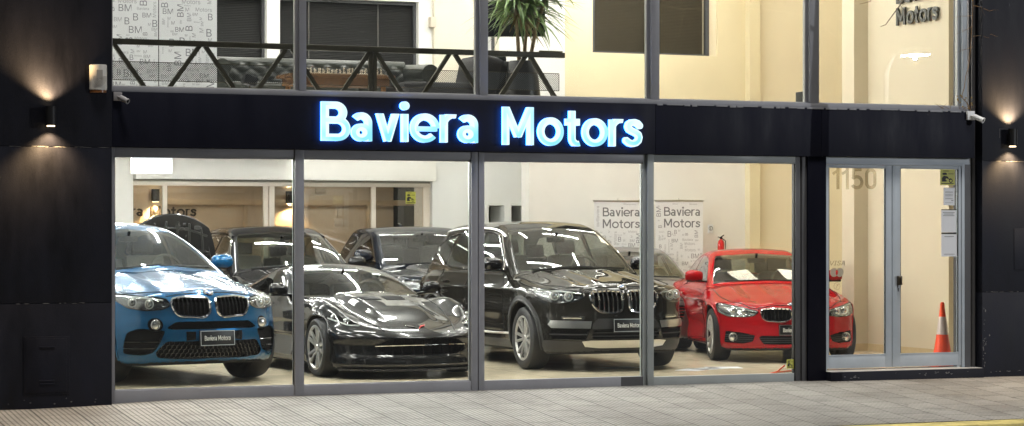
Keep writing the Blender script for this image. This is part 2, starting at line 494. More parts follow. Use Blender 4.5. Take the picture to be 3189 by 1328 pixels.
def pinpoly(P, poly):
    x, y = P[:, 0], P[:, 1]; r = np.zeros(len(P), bool); n = len(poly)
    for i in range(n):
        (x1, y1), (x2, y2) = poly[i], poly[(i + 1) % n]
        if y1 == y2: continue
        r ^= ((y1 > y) != (y2 > y)) & (x < (x2 - x1) * (y - y1) / (y2 - y1) + x1)
    return r

def rounded(poly, r=.02, n=4):
    """rounds the corners of an outline"""
    out = []; m = len(poly)
    for i in range(m):
        p = np.array(poly[i], float); a = np.array(poly[i - 1], float) - p; b = np.array(poly[(i + 1) % m], float) - p
        la, lb = np.hypot(*a), np.hypot(*b); q = min(r, .45 * la, .45 * lb); pa, pb = p + a / la * q, p + b / lb * q
        for k in range(n + 1):
            t = k / n; out.append(tuple((1 - t)**2 * pa + 2 * t * (1 - t) * p + t * t * pb))
    return out
def mirror(poly): return [(-x, z) for x, z in poly][::-1]
def ellipse(cx, cz, rx, rz, n=20): return [(cx + rx * math.cos(2 * math.pi * k / n), cz + rz * math.sin(2 * math.pi * k / n)) for k in range(n)]

AX = {'front': (0, 2), 'rear': (0, 2), 'side': (1, 2), 'top': (0, 1)}

class Shell:
    """polygon soup of the body that outlines are cut from"""
    def __init__(s, F, res):
        s.F = F; P, Q = surface(F, res); s.V = [tuple(p) for p in P]; s.faces = [tuple(q) for q in Q]; s.reg = {}
        s.faces = [f for f in s.faces if min(f) >= 0]
    def cut(s, name, axis, poly, filt=None):
        i, j = AX[axis]; V = np.array(s.V); A = np.array([f if len(f) == 4 else (f + (f[-1],) * 4)[:4] for f in s.faces])
        C = V[A].mean(1); p = np.array(poly); lo, hi = p.min(0) - .05, p.max(0) + .05
        # facing
        N = np.cross(V[A[:, 1]] - V[A[:, 0]], V[A[:, 2]] - V[A[:, 0]])
        N = N / np.maximum(np.linalg.norm(N, axis=1, keepdims=True), 1e-12)
        m = (C[:, i] > lo[0]) & (C[:, i] < hi[0]) & (C[:, j] > lo[1]) & (C[:, j] < hi[1])
        if filt is not None: m &= filt(C, N)
        cand = np.where(m)[0]; keep = [s.faces[k] for k in np.where(~m)[0]]; work = [s.faces[k] for k in cand]
        n = len(poly); cache = {}
        def cross(a, b, k, fa, fb):
            key = (min(a, b), max(a, b), k)
            if key not in cache:
                t = fa / (fa - fb); pa, pb = s.V[a], s.V[b]
                s.V.append(tuple(pa[q] + (pb[q] - pa[q]) * t for q in range(3))); cache[key] = len(s.V) - 1
            return cache[key]
        for k in range(n):
            (x1, y1), (x2, y2) = poly[k], poly[(k + 1) % n]; dx, dy = x2 - x1, y2 - y1; L = math.hypot(dx, dy)
            if L < 1e-7: continue
            out = []
            bx0, bx1, by0, by1 = min(x1, x2) - 1e-4, max(x1, x2) + 1e-4, min(y1, y2) - 1e-4, max(y1, y2) + 1e-4
            for f in work:
                us = [s.V[q][i] for q in f]; vs = [s.V[q][j] for q in f]
                if max(us) < bx0 or min(us) > bx1 or max(vs) < by0 or min(vs) > by1: out.append(f); continue
                d = [((u - x1) * dy - (v - y1) * dx) / L for u, v in zip(us, vs)]
                if min(d) > -1e-6 or max(d) < 1e-6: out.append(f); continue
                a, b = [], []
                m_ = len(f)
                for q in range(m_):
                    c0, c1 = f[q], f[(q + 1) % m_]; d0, d1 = d[q], d[(q + 1) % m_]
                    if d0 >= 0: a.append(c0)
                    if d0 <= 0: b.append(c0)
                    if d0 * d1 < 0:
                        w = cross(c0, c1, k, d0, d1); a.append(w); b.append(w)
                for g in (a, b):
                    if len(g) >= 3: out.append(tuple(g))
            work = out
        if work:
            cen = np.array([[sum(s.V[q][i] for q in f) / len(f), sum(s.V[q][j] for q in f) / len(f)] for f in work])
            ins = pinpoly(cen, poly)
            s.reg.setdefault(name, []).extend([f for f, t in zip(work, ins) if t]); keep += [f for f, t in zip(work, ins) if not t]
        s.faces = keep
    def split(s, name, test):
        V = np.array(s.V); A = np.array([f if len(f) == 4 else (f + (f[-1],) * 4)[:4] for f in s.faces]); C = V[A].mean(1); m = test(C)
        s.reg.setdefault(name, []).extend([s.faces[k] for k in np.where(m)[0]]); s.faces = [s.faces[k] for k in np.where(~m)[0]]
    def mesh(s, faces, name, move=None, walls=0., normals=True, thick=0., shift=0.):
        """mesh of some faces; move pushes them (vector), walls joins the old rim to the new one"""
        ids = sorted({q for f in faces for q in f}); mp = {q: k for k, q in enumerate(ids)}
        P = np.array([s.V[q] for q in ids]); Nn = s.F.normals(P); P = P + Nn * shift; base = P.copy()
        fs = [[mp[q] for q in f] for f in faces]
        if move is not None: P = P + np.array(move)
        nv = len(P); allP = [P]; allN = [Nn]; smooth = [True] * len(fs)
        if walls or thick:
            cnt = {}
            for f in fs:
                for a, b in zip(f, f[1:] + f[:1]): cnt[(a, b)] = cnt.get((a, b), 0) + 1
            rim = [(a, b) for (a, b) in cnt if (b, a) not in cnt]
            back = base if walls else P - Nn * thick
            allP.append(back); allN.append(Nn if walls else -Nn)
            if thick:
                nb = [[q + nv for q in f][::-1] for f in fs]; fs = fs + nb; smooth += [True] * len(nb)
            for a, b in rim:
                fs.append([b, a, a + nv, b + nv]); smooth.append(False)
        P = np.concatenate(allP); N = np.concatenate(allN)
        me = bpy.data.meshes.new(name); me.from_pydata([tuple(p) for p in P], [], fs); me.update()
        me.polygons.foreach_set('use_smooth', smooth)
        if normals:
            ln = []
            pn = np.zeros(len(me.polygons) * 3); me.polygons.foreach_get('normal', pn); pn = pn.reshape(-1, 3)
            for k, f in enumerate(fs):
                if smooth[k]: ln += [tuple(N[q]) for q in f]
                else: ln += [tuple(pn[k])] * len(f)
            me.normals_split_custom_set(ln)
        return me

def wheel_parts(car, x, y, R_, wdt, style, rim_m, steer=0., rr=None):
    """one wheel: hub and brake with tyre and rim children; x > 0 is the car's left"""
    s = 1 if x > 0 else -1; rr = rr or R_ * .72
    key = (round(R_, 3), round(wdt, 3), style, round(rr, 3))
    if key not in wheel_parts.cache:
        h = wdt / 2; t = MB()
        t.lathe([(rr - .012, -h * .82), (rr + .012, -h * .96), (R_ * .90, -h), (R_ * .975, -h * .86), (R_, -h * .55), (R_ * 1.002, 0), (R_, h * .55), (R_ * .975, h * .86), (R_ * .90, h), (rr + .012, h * .96), (rr - .012, h * .82)], 56, 'X', closed=True)
        tr = MB()
        for q in (-.45, -.15, .15, .45):
            tr.lathe([(R_ * 1.0035, h * q - .006), (R_ * 1.0035, h * q + .006)], 56, 'X', mi=1)
        tm = t.mesh('tyre', 40)
        r = MB()   # rim: barrel, lip and spokes, face towards +x
        r.lathe([(rr - .004, -h * .8), (rr - .03, -h * .6), (rr - .045, 0), (rr - .035, h * .7), (rr + .004, h * .84), (rr + .006, h * .92), (rr - .012, h * .94), (rr - .022, h * .8), (rr - .05, h * .5), (rr - .06, -.0), (rr - .05, -h * .8)], 48, 'X', mi=1, closed=True)
        r.lathe([(rr + .004, h * .84), (rr + .006, h * .925), (rr - .012, h * .945), (rr - .024, h * .80)], 48, 'X', closed=True)
        n, dbl, wd = {'y5': (5, 1, .05), 'd5': (5, 2, .034), 'y6': (6, 2, .03), 'd10': (10, 1, .026), 'm7': (7, 2, .026)}[style]
        f0 = h * .86; f1 = h * .62
        for k in range(n):
            a0 = 2 * math.pi * k / n
            for q in range(dbl):
                da = 0 if dbl == 1 else (q - .5) * .42; di = 0 if dbl == 1 else (q - .5) * .5
                a1 = a0 + da; a2 = a0 + di
                p1 = Vector((f1, math.cos(a2) * .055, math.sin(a2) * .055)); p2 = Vector((f0, math.cos(a1) * (rr - .018), math.sin(a1) * (rr - .018)))
                r.beam(p1, p2, wd, .03, up=(1, 0, 0), bev=.006)
        r.lathe([(.0, f1 + .028), (.032, f1 + .026), (.038, f1 + .015), (.075, f1 + .008), (.082, f1 - .02), (.0, f1 - .02)], 24, 'X')
        for k in range(5):
            a = 2 * math.pi * (k + .5) / 5
            r.tube([(f1 + .005, math.cos(a) * .056, math.sin(a) * .056), (f1 + .022, math.cos(a) * .056, math.sin(a) * .056)], .009, 6)
        b = MB(); b.lathe([(.0, -.02), (rr * .80, -.02), (rr * .80, .005), (.0, .005)], 36, 'X'); b.lathe([(0, -h * .7), (rr - .03, -h * .7), (rr - .03, -h * .62), (0, -h * .62)], 30, 'X')
        b.obox((.0, rr * .55, .12), (.07, .12, .2), None, .02)
        wheel_parts.cache[key] = (tm, r.mesh('rim', 40), b.mesh('brake', 40))
    tm, rm, bm_ = wheel_parts.cache[key]
    w = link('wheel', bm_.copy(), M_DISC, car); w.location = (x, y, R_)
    w.rotation_euler = (0, 0, (0 if s > 0 else math.pi) + steer)
    t = link('tyre', tm.copy(), M_TYRE, w); r = link('rim', rm.copy(), [rim_m, M_WELLR], w)
    return w
wheel_parts.cache = {}

M_TYRE = mat('tyre rubber', (.012, .012, .013), .62, bump=.15, bscale=220)
M_DISC = mat('brake steel', (.05, .05, .055), .4, .8)
M_ALLOY = mat('alloy rim', (.66, .65, .63), .28, .65)
M_GUN = mat('two tone rim', (.42, .42, .42), .25, .7)
M_CHROME = mat('chrome', (.75, .75, .75), .07, 1.)
M_SATIN = mat('satin silver trim', (.62, .61, .58), .28, 1.)
M_BLACK = mat('gloss black trim', (.008, .008, .009), .1, coat=.5)
M_PLAST = mat('dark grey plastic', (.022, .022, .023), .5, bump=.1, bscale=400)
M_WELL = mat('wheel well felt', (.006, .006, .006), .9)
M_WELLR = mat('dark rim barrel', (.03, .03, .032), .4, .6)
M_VOID = mat('dark grille mesh', (.005, .005, .006), .7, spec=.15)
M_REARG = glass_mat('shaded rear glass', (.42, .47, .42), 1.6)
M_LINING = mat('cabin lining', (.30, .28, .24), .8)
M_SEAT = mat('leather seat', (.07, .062, .052), .5, bump=.2, bscale=80)
M_DASH = mat('soft dashboard', (.07, .067, .058), .7)
M_BEIGE = mat('pale headliner', (.32, .31, .28), .8)
M_LAMPIN = mat('lamp housing', (.24, .24, .24), .22, .8)
M_LAMPCH = mat('lamp chrome', (.78, .78, .77), .22, 1.)
M_DRL = mat('lamp light guide', (.75, .76, .74), .25)
M_LENS = glass_mat('lamp cover', (.93, .95, .95), 1.2)
M_WS = glass_mat('windscreen glass', (.84, .87, .78), 1.9)
M_SIDEG = glass_mat('side window glass', (.46, .49, .47), 1.8)
M_DARKG = glass_mat('privacy glass', (.05, .055, .055), 1.2)
M_PLATE = mat('number plate black', (.006, .006, .007), .35)
M_WHITE = mat('white lettering', (.8, .8, .78), .5)
M_MIRG = mat('mirror glass', (.5, .5, .5), .03, 1.)
M_AMBER = mat('amber reflector', (.5, .14, .01), .2)
M_RED_L = mat('rear lamp red', (.30, .01, .01), .12, coat=1)
M_ROUND_B = mat('roundel blue', (.03, .16, .45), .2)
M_SEAM = mat('panel gap', (.004, .004, .004), .8)

def roundel(parent, p, nrm, r):
    """round badge: dark ring, four quadrants blue and white"""
    q = Vector(nrm).to_track_quat('Z', 'X').to_matrix().to_4x4()
    ms = [M_CHROME, M_BLACK, M_WHITE, M_ROUND_B]
    mb = MB(); mb.lathe([(r, -.004), (r, .004), (r * .93, .006), (r * .62, .006), (r * .62, .0)], 24, 'Z', mi=1)
    mb.lathe([(r, .0), (r * 1.06, .004), (r * .95, .0075), (r * .92, .006)], 24, 'Z', mi=0)
    for k in range(4):
        pts = [(0, 0)] + [(r * .62 * math.cos(a), r * .62 * math.sin(a)) for a in np.linspace(math.pi / 2 * k, math.pi / 2 * (k + 1), 7)]
        mb.prism(pts, .0, .0065, mi=2 + k % 2)
    o = mb.build('badge', ms, parent, 30)
    o.matrix_local = Matrix.Translation(p) @ q
    return o

def build_car(sp, label, cat, loc, yaw, name, paint, group=None, res=.026):
    F = Field(sp); sh = Shell(F, res); W, L, H = sp['W'], sp['L'], sp['H']
    car = thing(name, label, cat, loc, yaw, group)
    gf = sp['glass_from']      # y where the windscreen starts
    # ---- arches and floor first
    for k, ar in enumerate(sp['arches']):
        for sg in (1, -1):
            sh.split('wheel_arch#%d%d' % (k, sg), lambda C: (np.abs(F.arch(*C.T)) < .006) & (F.body(*C.T) < -.004) & (C[:, 0] * sg > 0) & (np.abs(C[:, 1] - ar[0]) < .8))
    sh.split('underbody', lambda C: C[:, 2] < F.bot(C[:, 1]) + .03)
    # ---- glass
    up = lambda C, N: (C[:, 1] > gf - .15) & (N[:, 1] < -.12) & (C[:, 1] < gf + 1.5)
    sh.cut('windscreen', 'front', sp['ws_poly'], up)
    for w in sp['side_glass']:
        for sg in (1, -1):
            sh.cut(w[0] + ('#%d' % sg), 'side', w[1], lambda C, N, sg=sg: (C[:, 0] * sg > .3) & (N[:, 0] * sg > .35))
    sh.cut('rear_window', 'rear', sp['rw_poly'], lambda C, N: (C[:, 1] > L * .55) & (N[:, 1] > .15))
    # ---- front details
    fr = lambda C, N: (C[:, 1] < .75) & (N[:, 1] < .1)
    for d in sp.get('front', []):
        nm, poly = d['name'], d['poly']
        if d.get('mirror', True):
            sh.cut(nm + '#1', 'front', poly, lambda C, N: fr(C, N) & (C[:, 0] > 0)); sh.cut(nm + '#-1', 'front', mirror(poly), lambda C, N: fr(C, N) & (C[:, 0] < 0))
        else: sh.cut(nm, 'front', poly, fr)
    for d in sp.get('topcuts', []):
        for sg in (1, -1):
            sh.cut(d['name'] + '#%d' % sg, 'top', d['poly'] if sg > 0 else mirror(d['poly']), lambda C, N: N[:, 2] > .2)
    for d in sp.get('sidecuts', []):
        for sg in (1, -1):
            sh.cut(d['name'] + '#%d' % sg, 'side', d['poly'], lambda C, N, sg=sg: (C[:, 0] * sg > .3) & (N[:, 0] * sg > .2))
    if sp.get('cladding'):
        sh.split('lower_cladding', lambda C: sp['cladding'](np.abs(C[:, 0]), C[:, 1], C[:, 2]))
    # ---- body and its dark insides
    body = link('body', sh.mesh(sh.faces, 'body'), paint, car)
    for nm in list(sh.reg):
        m = {'wheel_arch': M_WELL, 'underbody': M_WELL, 'lower_cladding': sp.get('clad_mat', M_PLAST)}.get(nm.split('#')[0])
        if m and sh.reg[nm]: link(nm.split('#')[0], sh.mesh(sh.reg[nm], nm), m, car)
    c0, c1 = sp['cabin']
    V = np.array(sh.V); A = np.array([f if len(f) == 4 else (f + (f[-1],) * 4)[:4] for f in sh.faces]); C = V[A].mean(1)
    low = F.lower(*C.T) > .02
    ok = ((C[:, 1] > c0) & (C[:, 1] < c1) & (C[:, 2] > .35)) & (low | (np.abs(C[:, 0]) > W * .6) | (C[:, 1] > c1 - .4))
    lf = [sh.faces[k][::-1] for k in np.where(ok)[0]]
    if lf: link('cabin_lining', sh.mesh(lf, 'cabin_lining', normals=False, shift=-.022), sp.get('lining', M_LINING), car)
    link('windscreen', sh.mesh(sh.reg['windscreen'], 'windscreen', thick=0.), sp.get('ws_mat', M_WS), car)
    if sh.reg.get('rear_window'): link('rear_window', sh.mesh(sh.reg['rear_window'], 'rear_window'), sp.get('rw_mat', M_REARG), car)
    for w in sp['side_glass']:
        for sg in (1, -1):
            k = w[0] + '#%d' % sg
            if sh.reg.get(k): link(w[0], sh.mesh(sh.reg[k], w[0]), w[2] if len(w) > 2 else M_SIDEG, car)
    # ---- lamps, grilles, intakes
    for d in sp.get('front', []):
        for sg in ((1, -1) if d.get('mirror', True) else (0,)):
            k = d['name'] + ('#%d' % sg if sg else '')
            fs = sh.reg.get(k)
            if not fs: continue
            kind = d['kind']; nm = d['name'].split('~')[0]; poly = d['poly'] if sg >= 0 else mirror(d['poly'])
            if kind == 'lamp':
                o = link(nm, sh.mesh(fs, nm, move=(0, d.get('deep', .06), 0), walls=1., normals=False), d.get('mat', M_LAMPIN), car)
                link('lens', sh.mesh(fs, 'lens'), M_LENS, o)
                for el in d.get('in', []):
                    lamp_inside(F, o, el, -1 if sg < 0 else 1)
            elif kind == 'hole':
                o = link(nm, sh.mesh(fs, nm, move=(0, d.get('deep', .05), 0), walls=1., normals=False), d.get('mat', M_VOID), car)
                for el in d.get('in', []):
                    if el[0] in ('fog', 'ring', 'bar'): lamp_inside(F, o, el, -1 if sg < 0 else 1)
                    else: grille_inside(F, o, el, poly, d)
            elif kind == 'proud':
                o = link(nm, sh.mesh(fs, nm, shift=d.get('shift', .006), walls=1.), d['mat'], car)
            else:
                o = link(nm, sh.mesh(fs, nm), d['mat'], car)
            if d.get('rim'):
                rw_, rm, rn = d['rim']; P = F.project(poly + poly[:1], 'front'); P[:, 1] -= .002
                mb = MB(); mb.tube([tuple(p) for p in P], rw_, 6); mb.build(rn, rm, o if kind == 'hole' or kind == 'lamp' else car)
    for d in sp.get('topcuts', []) + sp.get('sidecuts', []):
        for sg in (1, -1):
            fs = sh.reg.get(d['name'] + '#%d' % sg)
            if fs: link(d['name'].split('~')[0], sh.mesh(fs, d['name'], move=d.get('move'), walls=1. if d.get('move') else 0., normals=not d.get('move')), d['mat'], car)
    for d in sp.get('seams', []):
        ax, pts = d[0], np.array(d[1], float)
        # densify
        q = []
        for a, b in zip(pts, pts[1:]):
            n = max(2, int(np.hypot(*(b - a)) / .05)); q += [tuple(a + (b - a) * k / n) for k in range(n)]
        q.append(tuple(pts[-1])); nm = d[2] if len(d) > 2 else 'panel_gap'; m = d[3] if len(d) > 3 else M_SEAM; r = d[4] if len(d) > 4 else .006
        for sg in (1, -1):
            P = F.project(q, ax)
            if ax == 'side': P[:, 0] *= sg
            elif sg < 0:
                if np.abs(pts[:, 0]).min() == 0 and pts[:, 0].max() <= 0: continue
                P[:, 0] *= -1
            mb = MB(); mb.tube([tuple(p) for p in P], r, 5); mb.build(nm, m, body if m is M_SEAM else car)
    # ---- rolled lips round the wheel openings
    for yw, zw, r, ins in sp['arches']:
        q = []
        for t in np.linspace(R(-28), R(208), 46):
            y_, z_ = yw + r * math.cos(t), zw + r * math.sin(t)
            if t < 0 or t > math.pi: y_ = yw + r * (1 if t < 0 else -1)
            if z_ > float(F.bot(y_)) + .03: q.append((y_, z_))
        P = F.project(q, 'side'); P = P[P[:, 0] > ins + .05]
        for sg in (1, -1):
            mb = MB(); mb.tube([(sg * (p[0] - .004), p[1], p[2]) for p in P], sp.get('lip_r', .013), 7); mb.build('arch_lip', sp.get('lip_mat', paint), car, 60)
    # ---- wheels
    for yw, R_, wd, tr, st, stc in sp['wheels']:
        for sg in (1, -1):
            wheel_parts(car, sg * tr, yw, R_, wd, st, sp.get('rim_mat', M_ALLOY), stc, sp.get('rim_r', .74) * R_)
    # ---- mirrors
    if sp.get('mirror'):
        my, mz, mx = sp['mirror'][:3]; ms = sp['mirror'][3] if len(sp['mirror']) > 3 else 1.
        for sg in (1, -1):
            prof = [(-.115, .0), (-.112, .045), (-.09, .062), (-.03, .078), (.04, .08), (.09, .07), (.115, .045), (.12, .0)]
            bm = bmesh.new(); rings = []
            for k, (u, h) in enumerate(prof):
                ring = []
                for t in range(14):
                    a = 2 * math.pi * t / 14; ring.append(bm.verts.new((sg * (u * ms), -math.cos(a) * h * .75 * ms * (1.25 if math.cos(a) > 0 else .55), math.sin(a) * h * ms)))
                rings.append(ring)
            for a, b in zip(rings, rings[1:]):
                for t in range(14): bm.faces.new((a[t], a[(t + 1) % 14], b[(t + 1) % 14], b[t]))
            bmesh.ops.remove_doubles(bm, verts=bm.verts[:], dist=.002); bmesh.ops.recalc_face_normals(bm, faces=bm.faces[:])
            me = bpy.data.meshes.new('side_mirror'); bm.to_mesh(me); bm.free(); shade(me, 60)
            o = link('side_mirror', me, sp.get('mirror_mat', paint), car); o.location = (sg * mx, my, mz)
            mb = MB(); mb.beam((-sg * .19 * ms, .03, -.075 * ms), (sg * .05 * ms, .0, -.06 * ms), .06, .03, bev=.01); mb.box((-sg * .1 * ms, -.05, -.078 * ms), (sg * .1 * ms, .035, -.05 * ms), .01)
            mb.build('mirror_foot', M_BLACK, o)
            mb = MB(); mb.box((-.09 * ms, .022 * ms, -.05 * ms), (.09 * ms, .036 * ms, .05 * ms), .02); mb.build('mirror_glass', M_MIRG, o)
    # ---- cabin
    if sp.get('seats'):
        fy, ry, zc = sp['seats']; sx = W * .40
        for sg in (1, -1): seat(car, (sg * sx, fy, zc), 1.)
        if ry: 
            for sg in (1, -1): seat(car, (sg * sx * .95, ry, zc), .92)
        d = MB(); wy, wz = sp['dash']
        d.obox((0, wy + .32, wz - .09), (W * 1.52, .55, .16), Matrix.Rotation(R(-6), 3, 'X'), .05); d.obox((sx, wy + .42, wz - .01), (.36, .22, .08), None, .03); d.build('dashboard', M_DASH, car)
        s = MB(); q = [(.185 * math.cos(a), .185 * math.sin(a), 0) for a in np.linspace(0, 2 * math.pi, 25)]
        s.tube(q, .016, 8); s.obox((0, 0, -.01), (.12, .1, .03), None, .01); s.obox((0, 0, -.005), (.35, .03, .015)); s.obox((0, -.09, -.005), (.03, .18, .015))
        o = s.build('steering_wheel', M_DASH, car); o.location = (sx, wy + .62, wz + .0); o.rotation_euler = (R(65), 0, 0)
        m = MB(); m.obox((0, 0, 0), (.24, .03, .065), None, .015); m.beam((0, 0, .02), (0, -.05, .09), .03, .02)
        rx = F.project([(0, sp['rvz'])], 'front')[0]; o = m.build('interior_mirror', M_BLACK, car); o.location = (0, rx[1] + .12, sp['rvz'] - .03)
    for hy, hz in sp.get('handles', []):
        P = F.project([(hy, hz)], 'side')[0]
        for sg in (1, -1):
            mb = MB(); mb.obox((0, 0, 0), (.03, .21, .028), None, .01); o = mb.build('door_handle', sp.get('handle_mat', paint), car); o.location = (sg * (P[0] + .012), hy, hz)
    # ---- wipers
    if sp.get('wipers'):
        for x0, z0, x1, z1 in sp['wipers']:
            P = F.project([(x0 + (x1 - x0) * t, z0 + (z1 - z0) * t) for t in np.linspace(0, 1, 6)], 'front'); P[:, 1] -= .012
            mb = MB(); mb.tube([tuple(p) for p in P], .008, 5); mb.build('wiper', M_PLAST, car)
    # ---- plate and badge
    if sp.get('plate'):
        pz, ph, pw, py = sp['plate']
        p = MB(); p.box((-pw, -.012, -ph / 2), (pw, .012, ph / 2), .004); o = p.build('number_plate', M_PLATE, car); o.location = (0, py, pz); o.rotation_euler = (R(-3), 0, 0)
        fr_ = MB(); a, b = pw - .004, ph / 2 - .004
        for s0, s1 in (((-a, -b), (a, -b + .006)), ((-a, b - .006), (a, b)), ((-a, -b + .006), (-a + .006, b - .006)), ((a - .006, -b + .006), (a, b - .006))): fr_.box((s0[0], -.0145, s0[1]), (s1[0], -.0118, s1[1]))
        fr_.build('plate_border', sp.get('plate_rim', M_SATIN), o)
        t, tw_ = word_mesh('Baviera Motors', .052, .001); t.transform(Matrix.Diagonal((pw * 1.5 / tw_, 1, 1, 1))); t.transform(face_xz()); w = link('plate_lettering', t, M_WHITE, o); w.location = (-pw * .75, -.0135, -.026)
    if sp.get('badge'):
        bx, bz, br, ax = sp['badge']
        P = F.project([(bx, bz)], ax); n = F.normals(P)[0]; roundel(car, Vector(P[0]) + Vector(n) * .002, n, br)
    if sp.get('more'): sp['more'](F, car, paint, sh)
    return car

def lamp_inside(F, o, el, sg):
    k = el[0]
    if k == 'ring':        # x, z, r, depth
        _, x, z, r, dp = el; y = F.project([(x, z)], 'front')[0][1] + dp
        mb = MB(); q = [(sg * x + r * math.cos(a), y, z + r * math.sin(a)) for a in np.linspace(0, 2 * math.pi, 25)]
        mb.tube(q, r * .13, 6, cap=False); mb.build('light_ring', M_DRL, o)
        mb = MB(); mb.lathe([(0, -.02), (r * .5, -.012), (r * .66, .006), (r * .86, .012), (r * .9, .03)], 20, 'Y'); w = mb.build('projector', M_LAMPCH, o); w.location = (sg * x, y, z); w.rotation_euler = (0, 0, 0)
    elif k == 'bar':       # polyline, radius, depth
        pts, r, dp = el[1:4]; P = F.project(pts, 'front'); P[:, 0] *= sg; P[:, 1] += dp
        mb = MB(); mb.tube([tuple(p) for p in P], r, 6); mb.build('light_bar', el[4] if len(el) > 4 else M_DRL, o)
    elif k == 'fog':
        _, x, z, r, dp = el; y = F.project([(x, z)], 'front')[0][1] + dp
        mb = MB(); mb.lathe([(0, -.008), (r * .5, -.006), (r * .85, .0), (r * .92, .02), (0, .02)], 20, 'Y'); w = mb.build('fog_lens', M_LAMPCH, o); w.location = (sg * x, y, z)
        q = [(sg * x + r * math.cos(a), y, z + r * math.sin(a)) for a in np.linspace(0, 2 * math.pi, 21)]
        mb = MB(); mb.tube(q, r * .1, 6, cap=False); mb.build('fog_ring', M_CHROME, o)

def grille_inside(F, o, el, poly, d):
    k = el[0]; p = np.array(poly)
    if k == 'vbars':
        _, n, r, dp, m = el; x0, x1 = p[:, 0].min(), p[:, 0].max()
        for i in range(n):
            x = x0 + (x1 - x0) * (i + .5) / n
            zs = []
            for a, b in zip(poly, poly[1:] + poly[:1]):
                if (a[0] - x) * (b[0] - x) < 0: zs.append(a[1] + (b[1] - a[1]) * (x - a[0]) / (b[0] - a[0]))
            if len(zs) < 2: continue
            z0, z1 = min(zs) + .004, max(zs) - .004
            P = F.project([(x, z0 + (z1 - z0) * t) for t in (0, .25, .5, .75, 1)], 'front'); P[:, 1] += dp
            mb = MB()
            for a, b in zip(P, P[1:]): mb.beam(tuple(a), tuple(b), r, .05, up=(0, 1, 0))
            mb.build('grille_bar', m, o)
    elif k == 'hbars':
        _, zs_, r, dp, m = el
        mb = MB()
        for z in zs_:
            xs = []
            for a, b in zip(poly, poly[1:] + poly[:1]):
                if (a[1] - z) * (b[1] - z) < 0: xs.append(a[0] + (b[0] - a[0]) * (z - a[1]) / (b[1] - a[1]))
            if len(xs) < 2: continue
            x0, x1 = min(xs) + .004, max(xs) - .004
            P = F.project([(x0 + (x1 - x0) * t, z) for t in np.linspace(0, 1, 9)], 'front'); P[:, 1] += dp
            mb.tube([tuple(q) for q in P], r, 6)
        mb.build('grille_slat', m, o)
    elif k == 'hex':
        _, s, dp, m = el; mb = MB(); x0, x1 = p[:, 0].min(), p[:, 0].max(); z0, z1 = p[:, 1].min(), p[:, 1].max()
        segs = []; dz = s * math.sqrt(3) / 2; row = 0; z = z0
        while z < z1:
            x = x0 + (s * .5 if row % 2 else 0)
            while x < x1:
                c = [(x + s * .5 * math.cos(a), z + s * .5 * math.sin(a)) for a in (math.pi / 6 + math.pi / 3 * q for q in range(6))]
                for q in (0, 1, 2): segs.append((c[q], c[q + 1]))
                x += s
            z += dz; row += 1
        mids = np.array([((a[0] + b[0]) / 2, (a[1] + b[1]) / 2) for a, b in segs]); ins = pinpoly(mids, poly)
        segs = [sg for sg, t in zip(segs, ins) if t]
        if segs:
            P = F.project([q for sg in segs for q in sg], 'front'); P[:, 1] += dp
            for i in range(len(segs)): mb.beam(tuple(P[2 * i]), tuple(P[2 * i + 1]), .006, .012, up=(0, 1, 0))
            mb.build('honeycomb_mesh', m, o)

def seat(car, p, s):
    mb = MB(); tilt = Matrix.Rotation(R(-14), 3, 'X')
    mb.obox((0, 0, 0), (.50 * s, .52 * s, .16 * s), None, .06); mb.obox((0, .31 * s, .33 * s), (.50 * s, .15 * s, .62 * s), tilt, .06)
    o = mb.build('seat', M_SEAT, car, 50); o.location = p
    h = MB(); h.obox((0, .415 * s, .735 * s), (.27 * s, .09 * s, .18 * s), tilt, .04)
    for q in (-.06, .06): h.tube([(q, .39 * s, .6 * s), (q, .41 * s, .68 * s)], .007, 6)
    h.build('headrest', M_SEAT, o, 50)
    return o
# ---------------------------------------------------------------- the car shapes
def gs(x, c, w): return np.exp(-((x - c) / w) ** 2)

